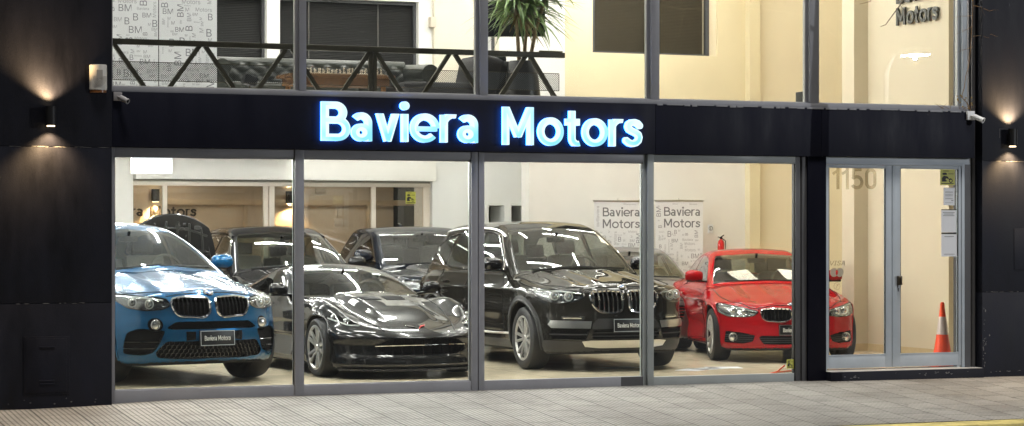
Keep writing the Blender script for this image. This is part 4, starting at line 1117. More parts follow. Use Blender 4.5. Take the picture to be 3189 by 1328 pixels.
def spec_pickup():
    lamp = [(.50, .95), (.86, .97), (.93, .93), (.90, .84), (.62, .84), (.50, .87)]
    return dict(L=4.95, W=.98, H=1.78, zmin=.25,
        top=[(-.1, .95), (.05, 1.02), (.2, 1.07), (.8, 1.12), (1.3, 1.15), (1.9, 1.16), (3.0, 1.17), (4.0, 1.20), (4.95, 1.20)],
        crown=[(0, .08), (.5, .10), (1.4, .10), (2.5, .09), (3.4, .05), (4.95, .04)],
        plan=[(-.1, .92), (.3, .95), (.9, .96), (1.6, .945), (2.6, .945), (4.0, .95), (4.95, .93)],
        sec=[(.25, .08), (.35, .04), (.5, .02), (.8, .0), (1.0, .02), (1.1, .05), (1.25, .1)],
        nose=[(.2, .12), (.3, .05), (.45, .0), (.7, .01), (.9, .03), (1.0, .07), (1.15, .2)],
        nosep=[(0, 0), (.25, .012), (.5, .05), (.7, .14), (.85, .29), (.93, .45), (1.0, .7)],
        tail=[(.3, 4.9), (.6, 4.95), (1.2, 4.93)], tailp=[(0, 0), (.6, .01), (.85, .05), (1.0, .2)],
        bot=[(0, .3), (.35, .27), (1, .27), (4, .3), (4.95, .38)],
        ws=[(1.25, 1.12), (1.45, 1.25), (1.85, 1.50), (2.05, 1.62), (2.2, 1.68)], wsc=.22, wsn=.5,
        roof=[(1.2, 1.60), (1.9, 1.66), (2.4, 1.70), (3.0, 1.69), (3.5, 1.64)], rc=.07,
        gh=[(1.2, .85), (1.8, .86), (2.6, .86), (3.3, .84), (3.7, .82)], tum=[(1.0, -.03), (1.13, .0), (1.35, .07), (1.55, .15), (1.75, .24)],
        rw=[(3.75, 1.1), (3.62, 1.3), (3.30, 1.64)], kg=.09,
        arches=[(.88, .40, .44, .58), (3.86, .40, .44, .58)],
        extra=lambda a, y: .03 * (1 - sstep(a, .42, .56)) * sstep(y, .2, .6) * (1 - sstep(y, 1.2, 1.5)),
        extra_side=lambda y, z: .012 * gs(z, 1.0, .04) - .02 * gs(z, .85, .08) + .02 * (gs(y, .88, .45) + gs(y, 3.86, .5)) * gs(z, .78, .2),
        glass_from=1.2, ws_poly=rounded([(-.75, 1.15), (0, 1.185), (.75, 1.15), (.70, 1.35), (.62, 1.60), (0, 1.63), (-.62, 1.60), (-.70, 1.35)], .05),
        ws_mat=glass_mat('dusky windscreen', (.58, .62, .57), 1.9),
        side_glass=[('side_window', rounded([(1.60, 1.16), (1.82, 1.36), (2.1, 1.55), (2.50, 1.575), (2.50, 1.17)], .03), M_DARKG), ('rear_side_window', rounded([(2.58, 1.17), (2.58, 1.575), (3.0, 1.56), (3.25, 1.47), (3.45, 1.20)], .03), M_DARKG)],
        rw_poly=rounded([(-.60, 1.27), (.60, 1.27), (.54, 1.55), (-.54, 1.55)], .04), rw_mat=M_DARKG,
        front=[dict(name='headlight', poly=rounded(lamp, .02), kind='lamp', deep=.05), dict(name='grille', poly=rounded([(-.46, .95), (.46, .95), (.42, .62), (-.42, .62)], .04), kind='hole', mirror=False, deep=.05, **{'in': [('hbars', [.68, .74, .80, .86], .012, .0, M_PLAST)]}),
               dict(name='lower_intake', poly=rounded([(-.5, .52), (.5, .52), (.46, .38), (-.46, .38)], .03), kind='hole', mirror=False, deep=.05)],
        topcuts=[dict(name='load_bed', poly=[(.0, 3.80), (.78, 3.80), (.78, 4.82), (.0, 4.82)], mat=M_PLAST, move=(0, 0, -.035))],
        seams=[('top', [(.55, .15), (.78, .4), (.84, .8), (.84, 1.25)]), ('side', [(1.5, .4), (1.48, .95), (1.58, 1.12)]), ('side', [(2.54, .4), (2.54, 1.15)]), ('side', [(3.5, .6), (3.62, 1.12)])],
        wheels=[(.88, .385, .25, .81, 'y5', 0), (3.86, .385, .25, .81, 'y5', 0)], rim_r=.66,
        handles=[(2.3, 1.0), (3.3, 1.02)], mirror=(1.62, 1.28, 1.02, 1.2), seats=(2.1, 2.95, .78), dash=(1.35, 1.14), rvz=1.54, cabin=(1.4, 3.6),
        wipers=[(-.60, 1.17, .05, 1.195), (.02, 1.19, .66, 1.175)], more=pickup_more)

def pickup_more(F, car, paint, sh):
    mb = MB(); mb.prism([(0, 0), (.16, 0), (.15, .05), (.10, .065), (.05, .05)], -.02, .02, Matrix(((0, 0, 1, 0), (1, 0, 0, 0), (0, 1, 0, 0), (0, 0, 0, 1))))
    o = mb.build('aerial_fin', paint, car); o.location = (0.02, 2.95, F.project([(0, 3.0)], 'top')[0][2] - .008)
    P = F.project([(0, 1.56)], 'front')[0]; mb = MB(); mb.obox((0, 0, 0), (.14, .1, .05), None, .02); o = mb.build('sensor_housing', M_BLACK, car); o.location = (0, P[1] + .08, 1.55)
# ================================================================ the place
# x runs along the shop front to the right, y into the building, z up from the showroom floor
def noise_paint(name, col, rough, var=.12, vscale=2.5, bump=.08, bscale=120, spec=.3, streak=None): return mat(name, col, rough, spec=spec, var=var, vscale=vscale, bump=bump, bscale=bscale, streak=streak)
M_DARKWALL = noise_paint('dark blue black wall paint', (.0055, .0062, .0125), .55, .5, 1.6, .12, 90, streak=(2.2, 2.2, .55))
M_FASCIA = noise_paint('fascia paint', (.0022, .003, .012), .58, .15, 1.4, .10, 70, streak=(2.5, 2.5, .5))
M_FRAME = noise_paint('grey aluminium frame', (.27, .275, .30), .40, .08, 3, .03, 60)
M_FRAMEL = noise_paint('pale grey aluminium door', (.40, .45, .50), .38, .08, 3, .03, 60)
M_FRAMED = noise_paint('dark aluminium frame', (.075, .075, .08), .4, .1, 3)
M_GASKET = mat('black gasket', (.01, .01, .01), .6)
M_PANE = glass_mat('shop window pane', (.95, .97, .96), 1.0, dust=.010)
M_CHIP = mat('bare plaster chip', (.14, .14, .145), .9)
M_WHITEW = noise_paint('white plaster', (.80, .79, .75), .7, .03, 1.5, .04, 40)
M_CREAM = noise_paint('cream plaster', (.72, .635, .43), .7, .035, 1.5, .05, 40)
M_CREAM2 = noise_paint('pale cream plaster', (.78, .70, .53), .7, .03, 1.5, .05, 40)
M_PINKW = noise_paint('warm white plaster', (.79, .765, .715), .7, .03, 1.5, .04, 40)
M_CEIL = noise_paint('white ceiling', (.80, .80, .78), .8, .02)
M_BROWNW = noise_paint('brown wall paint', (.50, .435, .36), .75, .06, 1.2, .2, 60)
M_STEEL = noise_paint('olive black steel', (.065, .056, .038), .45, .2, 5, .1, 80)
M_PANEL = emit_mat('ceiling light panel', (1, .97, .91), 26.)
M_TUBE = emit_mat('tube light', (1, .97, .92), 172.)
M_TUBEH = emit_mat('hall tube light', (1, .965, .915), 97.)
M_PANELB = emit_mat('bright back light panel', (1, .98, .95), 70.)
M_PANELH = emit_mat('high ceiling light panel', (1, .95, .86), 33.)
M_PANELM = emit_mat('mezzanine light panel', (1, .96, .91), 21.)
M_PANELW = emit_mat('warm ceiling light panel', (1, .88, .68), 9.)
M_CAST = mat('lamp casing', (.006, .006, .007), .5)
M_GREYTXT = mat('grey print', (.19, .19, .20), .6); M_PALETXT = mat('pale grey print', (.38, .38, .40), .6)
M_MIDTXT = mat('mid grey print', (.25, .25, .27), .6)
M_BANNER = mat('white banner cloth', (.82, .82, .83), .55, var=.03, vscale=2)
M_FROST = glass_mat('frosted vinyl', (.80, .785, .735), .3)

# ---------------------------------------------------------------- pavement, kerb and road
def ground_mats():
    m, n, l = _newmat('ribbed pavement tiles'); b = n['Principled BSDF']
    tc = n.new('ShaderNodeTexCoord'); sp = n.new('ShaderNodeSeparateXYZ'); l.new(tc.outputs['Object'], sp.inputs[0])
    def math_(op, a, bb=None, c=None):
        q = n.new('ShaderNodeMath'); q.operation = op
        for k, v in enumerate((a, bb, c)):
            if v is None: continue
            if isinstance(v, (int, float)): q.inputs[k].default_value = v
            else: l.new(v, q.inputs[k])
        return q.outputs[0]
    nz = n.new('ShaderNodeTexNoise'); nz.inputs['Scale'].default_value = 1.3; nz.inputs['Detail'].default_value = 3; l.new(tc.outputs['Object'], nz.inputs['Vector'])
    wob = math_('MULTIPLY_ADD', nz.outputs['Fac'], .03, -.015)
    X = math_('ADD', sp.outputs[0], wob); Y = sp.outputs[1]
    # ribs of 5 cm along y, tiles of 40 cm, every second column shifted
    def groove(coord, per, w):
        f = math_('FRACT', math_('DIVIDE', coord, per)); d = math_('ABSOLUTE', math_('SUBTRACT', f, .5)); d = math_('SUBTRACT', .5, d)   # 0 at the groove
        d = math_('MULTIPLY', d, per)
        mr = n.new('ShaderNodeMapRange'); mr.interpolation_type = 'SMOOTHSTEP'; mr.inputs[1].default_value = w * .25; mr.inputs[2].default_value = w; l.new(d, mr.inputs[0]); return mr.outputs[0]
    rib = groove(X, .05, .011)
    tj = groove(X, .40, .017)
    col = math_('FLOOR', math_('DIVIDE', X, .40)); sh = math_('MULTIPLY', math_('FRACT', math_('MULTIPLY', col, .37)), .4)
    cj = groove(math_('ADD', Y, sh), .40, .011)
    # tile tone
    cy = math_('FLOOR', math_('DIVIDE', math_('ADD', Y, sh), .40)); cmb = n.new('ShaderNodeCombineXYZ'); l.new(col, cmb.inputs[0]); l.new(cy, cmb.inputs[1])
    wn = n.new('ShaderNodeTexWhiteNoise'); wn.noise_dimensions = '2D'; l.new(cmb.outputs[0], wn.inputs[0])
    big = n.new('ShaderNodeTexNoise'); big.inputs['Scale'].default_value = .55; big.inputs['Detail'].default_value = 5; l.new(tc.outputs['Object'], big.inputs['Vector'])
    fine = n.new('ShaderNodeTexNoise'); fine.inputs['Scale'].default_value = 45; fine.inputs['Detail'].default_value = 3; l.new(tc.outputs['Object'], fine.inputs['Vector'])
    ramp = n.new('ShaderNodeValToRGB'); l.new(big.outputs['Fac'], ramp.inputs[0])
    e = ramp.color_ramp.elements; e[0].position = .36; e[0].color = (.22, .21, .195, 1); e[1].position = .62; e[1].color = (.36, .35, .325, 1)
    t = math_('MULTIPLY_ADD', wn.outputs['Value'], .22, .87); t = math_('MULTIPLY', t, math_('MULTIPLY_ADD', fine.outputs['Fac'], .35, .82))
    g = math_('MULTIPLY', math_('MULTIPLY_ADD', rib, .62, .38), math_('MULTIPLY_ADD', math_('MINIMUM', tj, cj), .62, .38)); t = math_('MULTIPLY', t, g)
    st = n.new('ShaderNodeTexNoise'); st.inputs['Scale'].default_value = 2.6; st.inputs['Detail'].default_value = 7; st.inputs['Roughness'].default_value = .7; l.new(tc.outputs['Object'], st.inputs['Vector'])
    sr = n.new('ShaderNodeMapRange'); sr.inputs[1].default_value = .50; sr.inputs[2].default_value = .68; sr.inputs[3].default_value = 1.; sr.inputs[4].default_value = .72; l.new(st.outputs['Fac'], sr.inputs[0]); t = math_('MULTIPLY', t, sr.outputs[0])      # stains
    vo = n.new('ShaderNodeTexVoronoi'); vo.inputs['Scale'].default_value = 1.9; l.new(tc.outputs['Object'], vo.inputs['Vector'])
    gm = n.new('ShaderNodeMapRange'); gm.inputs[1].default_value = .05; gm.inputs[2].default_value = .065; gm.inputs[3].default_value = .5; gm.inputs[4].default_value = 1.; l.new(vo.outputs['Distance'], gm.inputs[0]); t = math_('MULTIPLY', t, gm.outputs[0])      # old gum
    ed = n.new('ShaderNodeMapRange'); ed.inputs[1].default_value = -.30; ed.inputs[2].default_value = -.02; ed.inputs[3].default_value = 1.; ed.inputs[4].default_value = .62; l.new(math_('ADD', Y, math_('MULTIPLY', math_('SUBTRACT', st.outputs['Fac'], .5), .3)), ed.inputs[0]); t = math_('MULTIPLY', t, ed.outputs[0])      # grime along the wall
    mx = n.new('ShaderNodeMix'); mx.data_type = 'RGBA'; mx.blend_type = 'MULTIPLY'; mx.inputs[0].default_value = 1; l.new(ramp.outputs[0], mx.inputs[6]); l.new(t, mx.inputs[7]); l.new(mx.outputs[2], b.inputs['Base Color'])
    b.inputs['Roughness'].default_value = .62
    bp = n.new('ShaderNodeBump'); bp.inputs['Strength'].default_value = .8; bp.inputs['Distance'].default_value = .006
    l.new(math_('MULTIPLY', math_('MINIMUM', rib, cj), math_('MULTIPLY_ADD', fine.outputs['Fac'], .3, .85)), bp.inputs['Height']); l.new(bp.outputs[0], b.inputs['Normal'])
    return m
M_PAVE = ground_mats()
def pave_z(x, y):       # falls to the street, and a little to the left beyond the shop window
    return -.042 + .074 * min(0, y) - .045 * max(0, min(1, (-4.2 - x) / 1.6)) ** 1.3 - .012 * max(0, (x - 2) / 4)
bm = bmesh.new(); xs = np.linspace(-16, 16, 65); ys = [.30, -.15, -.6, -1.5, -2.4, -3.02]
g = [[bm.verts.new((x, y, pave_z(x, y))) for y in ys] for x in xs]
for a, b in zip(g, g[1:]):
    for j in range(len(ys) - 1): bm.faces.new((a[j], a[j + 1], b[j + 1], b[j]))
bmesh.ops.recalc_face_normals(bm, faces=bm.faces[:])
if bm.faces[0].normal.z < 0: bmesh.ops.reverse_faces(bm, faces=bm.faces[:])
me = bpy.data.meshes.new('pavement'); bm.to_mesh(me); bm.free(); shade(me, 60)
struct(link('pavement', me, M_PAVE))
M_YEL = noise_paint('worn yellow kerb paint', (.50, .42, .16), .65, .35, 6, .3, 60)
kb = MB(); kb.box((-16, -3.40, -.50), (16, -3.015, -.272), .02); struct(kb.build('kerb', M_YEL))
rd = MB(); rd.box((-60, -40, -.60), (60, -3.40, -.42)); struct(rd.build('road', noise_paint('asphalt', (.05, .05, .05), .8, .3, 4, .5, 150)))
gr = MB(); gr.box((-60, -3.3, -.7), (60, 40, -.55)); struct(gr.build('ground', noise_paint('bare ground', (.10, .09, .08), .9)))
uc = MB(); uc.box((-5.93, -.42, -.165), (-5.66, -.27, -.15), .004); uc.box((-5.90, -.39, -.152), (-5.69, -.30, -.1485))
o = uc.build('meter_cover', noise_paint('grey cement cover', (.30, .27, .26), .8, .2, 8, .3, 50)); tag(o, 'grey cement meter cover set in the pavement by the left pillar', 'cover'); o.location.z = .012

# ---------------------------------------------------------------- shop front
front = thing('shop_building', 'black shop front with large lit showroom windows on two floors', 'building')
def part(name, mb, m, parent=front, smooth=35): return mb.build(name, m, parent, smooth)
# pillars with their hatches, joints and chipped paint
q = MB(); q.box((-16, -.12, .940), (-5.18, .40, 2.474), .004); q.box((-16, -.12, 2.480), (-5.18, .40, 6.6), .004); q.box((-16, -.12, -.4), (-5.18, .40, .934), .004); q.box((-16, -.112, -.3), (-5.183, .39, 6.5)); part('left_pillar', q, M_DARKWALL)
q = MB(); q.box((5.045, -.12, .930), (16, .40, 2.455), .004); q.box((5.045, -.12, 2.461), (16, .40, 6.6), .004); q.box((5.045, -.12, -.4), (16, .40, .924), .004); q.box((5.048, -.112, -.3), (16, .39, 6.5)); part('right_pillar', q, noise_paint('lamplit dark wall paint', (.009, .0105, .0185), .55, .45, 1.6, .15, 90, streak=(2.2, 2.2, .55)))  # street lamp light put into a lighter copy of the wall paint
q = MB(); q.box((-6.053, -.128, .045), (-5.604, -.119, .612), .003); q.box((-6.03, -.132, .065), (-5.63, -.127, .592), .003)
for z in (.14, .17, .50): q.box((-5.90, -.140, z), (-5.75, -.131, z + .016), .003)
part('meter_door', q, M_DARKWALL)
q = MB(); q.box((5.485, -.128, 1.19), (5.95, -.119, 1.67), .003); part('meter_door', q, MATS['lamplit dark wall paint'])
rng = random.Random(11)
ch = MB()
def chip(cx, cz, sx, sz, y):
    n = rng.randint(5, 8); pts = []
    for k in range(n):
        a = 2 * math.pi * k / n; r = rng.uniform(.5, 1); pts.append((cx + sx * r * math.cos(a), cz + sz * r * math.sin(a)))
    ch.prism(pts, 0, .0015, Matrix.Translation((0, y, 0)) @ face_xz())
for k in range(26):
    z = rng.choice([rng.uniform(.05, .75), rng.uniform(.1, .5)]); chip(5.055 + abs(rng.gauss(0, .022)), z, rng.uniform(.003, .012), rng.uniform(.006, .022), -.1205)
for k in range(16): chip(rng.uniform(5.06, 6.0), -.0 + rng.uniform(-.006, .006), rng.uniform(.006, .03), rng.uniform(.003, .007), -.1205)
for k in range(10): chip(rng.uniform(5.08, 5.7), .930 + rng.uniform(-.003, .003), rng.uniform(.01, .05), rng.uniform(.002, .004), -.1205)
for k in range(9): chip(rng.uniform(5.2, 5.7), 2.458 + rng.uniform(-.003, .003), rng.uniform(.02, .06), rng.uniform(.002, .005), -.1205)
for k in range(10): chip(rng.uniform(-6.2, -5.3), .937 + rng.uniform(-.004, .004), rng.uniform(.01, .05), rng.uniform(.002, .005), -.1205)
for k in range(12): chip(rng.uniform(-6.25, -5.25), 2.477 + rng.uniform(-.003, .003), rng.uniform(.03, .09), rng.uniform(.002, .004), -.1205)
for k in range(9): chip(rng.uniform(-6.2, -5.25), rng.uniform(-.06, .02), rng.uniform(.004, .012), rng.uniform(.003, .008), -.1205)
part('chipped_paint', ch, M_CHIP)['kind'] = 'stuff'
# fascia
q = MB(); q.box((-5.178, -.07, 2.487), (.838, .10, 3.035), .004); q.box((.841, -.0695, 2.487), (2.928, .10, 3.035), .004); q.box((2.931, -.069, 2.492), (4.978, .10, 3.035), .004); part('fascia', q, M_FASCIA)
q = MB(); q.box((4.98, .06, -.1), (5.044, .38, 6.6)); q.tube([(5.012, .015, .0), (5.012, .015, 6.5)], .024, 12); part('downpipe_recess', q, M_FRAMED)
# ground floor windows: rails and mullions around four panes
q = MB(); q.box((-5.180, -.02, -.10), (-5.128, .07, 2.487), .003); q.box((-5.128, -.02, -.12), (-3.262, .06, .052), .003); q.box((-5.128, -.02, 2.402), (-3.262, .06, 2.485), .003)
q.box((-5.120, -.005, 2.385), (-3.270, .05, 2.402)); q.box((-5.128, .0, .052), (-3.266, .045, .062)); w1 = part('shop_window', q, M_FRAME)
q = MB(); q.box((-3.262, -.035, -.12), (-3.165, .07, 2.486), .004); q.box((-3.2475, -.0375, -.12), (-3.243, -.0345, 2.48)); q.box((-3.165, -.02, -.12), (-1.312, .06, .052), .003); q.box((-3.165, -.02, 2.402), (-1.312, .06, 2.485), .003)
q.box((-3.160, -.005, 2.385), (-1.318, .05, 2.402)); q.box((-3.165, .0, .052), (-1.318, .045, .062)); w2 = part('shop_window', q, M_FRAME)
q = MB(); q.box((-1.312, -.03, -.12), (-1.241, .07, 2.486), .004); q.box((-1.229, -.03, -.12), (-1.163, .07, 2.486), .004); q.box((-1.24, -.01, -.12), (-1.23, .06, 2.48)); q.box((-1.163, -.02, -.12), (.712, .06, .052), .003); q.box((-1.163, -.02, 2.402), (.712, .06, 2.485), .003)
q.box((-1.158, -.005, 2.385), (.706, .05, 2.402)); w3 = part('shop_window', q, M_FRAME)
q = MB(); q.box((.712, -.01, -.09), (.755, .07, 2.486), .004); q.box((.757, -.045, -.09), (.832, .07, 2.486), .006); q.box((.832, -.02, -.14), (2.60, .06, .040), .003); q.box((.832, -.02, 2.402), (2.62, .06, 2.485), .003); w4 = part('shop_window', q, noise_paint('green grey aluminium', (.30, .325, .325), .42, .08, 3, .03))
q = MB(); q.box((.445, -.0225, -.11), (.711, -.0205, .05)); part('rail_patch', q, M_FRAMED, w3)
q = MB(); q.box((2.62, -.02, -.14), (2.645, .07, 2.486), .003); q.box((2.645, .0, -.14), (2.70, .09, 2.486), .003); q.box((2.70, -.02, -.14), (2.762, .09, 2.486), .003); part('dark_jamb', q, M_FRAMED)
q = MB(); q.box((2.765, -.05, -.14), (3.0, .30, 2.488), .004); part('door_column', q, M_FASCIA)
for w, (x0, x1) in zip((w1, w2, w3, w4), ((-5.128, -3.262), (-3.165, -1.312), (-1.163, .712), (.832, 2.62))):
    p = MB(); p.box((x0, .014, .04), (x1, .022, 2.41)); part('pane', p, M_PANE, w)
    for a, b in (((x0, .002, .052), (x0 + .008, .014, 2.40)), ((x1 - .008, .002, .052), (x1, .014, 2.40))):
        p = MB(); p.box(a, b); part('gasket', p, M_GASKET, w)
# upper windows
q = MB(); q.box((-5.18, -.055, 3.037), (4.90, .06, 3.088), .004); q.box((-5.18, -.03, 3.0885), (4.90, .0, 3.096)); part('window_sill', q, M_FRAME)
ux = [-5.18, -3.181, -1.173, .850, 2.850, 4.857]
for k in range(5):
    q = MB(); x0, x1 = ux[k], ux[k + 1]; hw = [.0, .038, .046, .051, .062, .034]
    if k == 0: jb = MB(); jb.box((x0, -.02, 3.096), (x0 + .03, .06, 6.5), .003); part('window_jamb', jb, M_FRAME)
    q.box((x1 - hw[k + 1], -.045, 3.09), (x1 + hw[k + 1], .06, 6.5), .006); q.box((x1 - hw[k + 1] - .03, .0, 3.096), (x1 - hw[k + 1], .05, 6.5), .003)
    w = part('upper_window', q, M_FRAME if k < 3 else MATS['pale grey aluminium door'] if k == 4 else M_FRAME)
    p = MB(); p.box((x0 + (.03 if k == 0 else hw[k]), .014, 3.09), (x1 - hw[k + 1] - .03, .022, 6.4)); part('pane', p, M_PANE, w)
    s = MB(); s.box((x1 - hw[k + 1] - .037, .006, 3.096), (x1 - hw[k + 1] - .03, .05, 6.4)); s.box((x0 + hw[k], -.002, 3.0965), (x1 - hw[k + 1] - .03, .02, 3.104)); part('glazing_bead', s, MATS.get('pale bead') or mat('pale bead', (.5, .5, .48), .5), w)
# ragged sealant along the sill
sl = MB(); x = .86
while x < 4.9:
    w = rng.uniform(.05, .22); d = rng.uniform(.004, .016); sl.box((x, -.0725, 3.034 - d), (x + w, -.056, 3.040), .002); x += w + rng.uniform(0, .05)
part('ragged_sealant', sl, M_FRAME)
# doors
st = MB(); st.box((3.0, -.16, -.30), (5.044, .35, .045), .006); st.box((3.001, -.155, -.25), (3.2, .3, .044)); step = part('door_step', st, M_DARKWALL)
q = MB(); q.box((3.01, -.145, .0455), (5.03, .10, .050)); part('threshold', q, mat('worn pale threshold', (.45, .44, .42), .6, var=.25, vscale=6), step)
for k in range(10):
    pass
sc = MB(); ch = sc
for cx, cz, a, b in ((3.28, -.005, .07, .02), (3.33, -.02, .04, .012), (4.25, -.01, .04, .02), (4.42, .012, .06, .012), (4.55, .005, .06, .02), (4.60, -.012, .035, .012), (4.16, .0, .03, .012), (4.82, .012, .02, .008), (3.85, .016, .012, .006)):
    for k in range(4): chip(cx + rng.gauss(0, a * .5), cz + rng.gauss(0, b * .4), a * rng.uniform(.2, .45), b * rng.uniform(.2, .5), -.1605)
part('scuffed_paint', sc, M_CHIP, step)['kind'] = 'stuff'
q = MB(); q.box((3.0, .0, .05), (3.036, .10, 2.42), .003); q.box((4.845, .0, .05), (4.885, .10, 2.42), .003); q.box((3.036, .0, 2.400), (4.845, .10, 2.42), .003); q.box((3.001, .02, 2.4205), (4.98, .1, 2.49)); part('door_frame', q, M_FRAMEL)
q = MB(); q.box((4.887, .01, .05), (4.98, .12, 2.42)); part('side_jamb', q, M_FRAMED)
for x0, x1, g0, g1, dy in ((3.038, 3.905, 3.072, 3.822, .0), (3.910, 4.843, 4.018, 4.806, -.004)):
    q = MB(); y0, y1 = .015 + dy, .06 + dy
    q.box((x0, y0, .075), (g0, y1, 2.398), .003); q.box((g1, y0, .075), (x1, y1, 2.398), .003); q.box((g0, y0 + .001, .075), (g1, y1, .222), .003); q.box((g0, y0 + .001, 2.362), (g1, y1, 2.398), .003)
    q.box((g0, y0 - .003, .222), (g1, y0 + .012, .230)); d = part('glass_door', q, M_FRAMEL)
    p = MB(); p.box((g0, .032 + dy, .222), (g1, .040 + dy, 2.362)); part('pane', p, M_PANE, d)
    for a, b in ((g1 - .008, g1 - .001), (g0 + .001, g0 + .007)):
        p = MB(); p.box((a, .018 + dy, .235), (b, .032 + dy, 2.36)); part('gasket', p, M_GASKET, d)
h = MB(); h.box((3.968, -.028, 1.02), (4.022, .011, 1.125), .006); h.box((3.988, -.045, 1.04), (4.004, -.028, 1.11), .004); part('handle', h, mat('bronze handle', (.07, .055, .035), .35, .6), d)
h = MB(); h.prism([(3.978, .985), (3.998, .985), (3.993, .945), (3.983, .945)], 0, .003, Matrix.Translation((0, .0105, 0)) @ face_xz()); h.box((3.972, .0075, .99), (3.986, .0105, 1.02)); part('keyhole_plate', h, M_FRAMED, d)

# ---------------------------------------------------------------- sign
M_SIGN = None
def sign_mat():
    m, n, l = _newmat('lit sign face'); n.clear(); out = n.new('ShaderNodeOutputMaterial'); e = n.new('ShaderNodeEmission'); tc = n.new('ShaderNodeTexCoord')
    nz = n.new('ShaderNodeTexNoise'); nz.inputs['Scale'].default_value = 2.3; nz.inputs['Detail'].default_value = 1; l.new(tc.outputs['Object'], nz.inputs['Vector'])
    r = n.new('ShaderNodeValToRGB'); r.color_ramp.elements[0].position = .40; r.color_ramp.elements[0].color = (.25, .73, 1, 1); r.color_ramp.elements[1].position = .56; r.color_ramp.elements[1].color = (.72, .94, 1, 1)
    l.new(nz.outputs['Fac'], r.inputs[0]); l.new(r.outputs[0], e.inputs[0]); e.inputs[1].default_value = 1.25; l.new(e.outputs[0], out.inputs[0]); return m
M_SIGN = sign_mat(); M_SIGNR = emit_mat('lit sign rim', (.66, .92, 1), 1.4); M_SIGNH = emit_mat('sign glow', (.01, .20, 1.), 14.)
sign = thing('shop_sign', 'large glowing white and blue sign letters reading Baviera Motors on the black fascia', 'sign', (0, -.07, 0))
def put_sign(word, x0, z0, height, wid):
    gl = []; x = 0
    for ch_ in word:
        adv = glyph(ch_, np.zeros((2, 2, 2)))[1] * height; gl.append((ch_, x)); x += adv + .045 * height
    k = wid / (x - .045 * height)
    for ch_, px in gl:
        me, _ = glyph_mesh(ch_, height, .022); M = Matrix.Diagonal((k, 1, 1, 1)); me.transform(M); me.transform(face_xz())
        o = link('letter', me, M_SIGNR, sign); o.location = (x0 + px * k, -.055, z0)
        m2, _ = glyph_mesh(ch_, height, .001, W_ - .085, grow=0); m2.transform(M); m2.transform(face_xz()); f = link('letter_face', m2, M_SIGN, o); f.location = (0, -.0235, 0)
        m3, _ = glyph_mesh(ch_, height, .004); m3.transform(M); m3.transform(face_xz()); f = link('back_glow', m3, M_SIGNH, o); f.location = (0, .027, 0)
put_sign('Baviera', -3.010, 2.577, .405, 1.755)
put_sign('Motors', -.995, 2.563, .405, 1.650)

# ---------------------------------------------------------------- wall lamps
def wall_lamp(x, z0, z1, y, label, ry=.085, s=1., e=1.):
    t = thing('wall_lamp', label, 'wall lamp', (x, y, 0), 0, 'up and down wall lamps')
    r = .05 * s; c = MB(); c.lathe([(r, z0), (r, z1), (r - .006, z1), (r - .006, z1 - .035), (0, z1 - .035)], 28); c.lathe([(0, z0 + .035), (r - .006, z0 + .035), (r - .006, z0), (r, z0)], 28)
    c.box((-.03, .0, (z0 + z1) / 2 - .05), (.03, ry, (z0 + z1) / 2 + .05), .005); o = c.build('lamp_body', M_CAST, t); o.location = (0, -ry, 0)
    for z in (z1 - .016, z0 - .004):
        b = MB(); b.lathe([(0, -.004), (r - .012, -.004), (r - .012, .004), (0, .004)], 20); o = b.build('bulb', emit_mat('sconce bulb', (1, .78, .48), 9), t); o.location = (0, -ry, z)
    for up in (1, -1):
        ld = bpy.data.lights.new('lamp_beam', 'SPOT'); ld.energy = (170. if up > 0 else 150.) * s * e; ld.color = (1, .66, .31); ld.spot_size = R(120); ld.spot_blend = .9; ld.shadow_soft_size = .02
        lo = bpy.data.objects.new('lamp_beam', ld); COL.objects.link(lo); lo.parent = t; lo.location = (0, -ry + .0, (z1 + .016) if up > 0 else (z0 - .018)); lo.rotation_euler = (R(180) if up > 0 else 0, 0, 0)
    return t
wall_lamp(-5.800, 2.681, 2.868, -.12, 'black up and down wall lamp on the left dark pillar')
wall_lamp(5.408, 2.634, 2.836, -.12, 'black up and down wall lamp on the right dark pillar, inside a thin scratched outline')
sq = MB()
for a, b in (((5.285, 2.838), (5.53, 2.834)), ((5.285, 2.838), (5.285, 2.73)), ((5.53, 2.834), (5.53, 2.66))): sq.beam((a[0], -.1212, a[1]), (b[0], -.1212, b[1]), .003, .004, up=(0, 1, 0))
part('old_bracket_outline', sq, M_CHIP)
# alarm box and cameras
al = thing('alarm_siren', 'white alarm siren box on the left pillar beside the upper window', 'alarm box', (-5.318, -.12, 3.03))
q = MB(); n = 14
def dome(hw, z0, z1, dp): 
    prof = []
    for k in range(n + 1):
        a = math.pi * k / n; prof.append((-math.cos(a) * hw, -math.sin(a) * dp))
    return prof
q.prism(dome(.088, 0, 0, .075), .012, .265, bev=.006); o = q.build('case', mat('white plastic', (.62, .60, .56), .4), al)
q = MB(); q.prism(dome(.082, 0, 0, .07), -.012, .012); q.build('strobe_lens', mat('orange strobe', (.22, .09, .03), .3), al)
q = MB()
for k in range(5):
    r_ = .03 + k * .009; q.tube([(r_ * math.cos(a), -.077 + .0 * k, .15 + r_ * 1.5 * math.sin(a)) for a in np.linspace(math.pi, 2 * math.pi, 12)], .0022, 5)
q.box((-.03, -.079, .13), (.03, -.075, .21)); q.build('case_ribs', mat('grey plastic rib', (.34, .32, .29), .5), al)
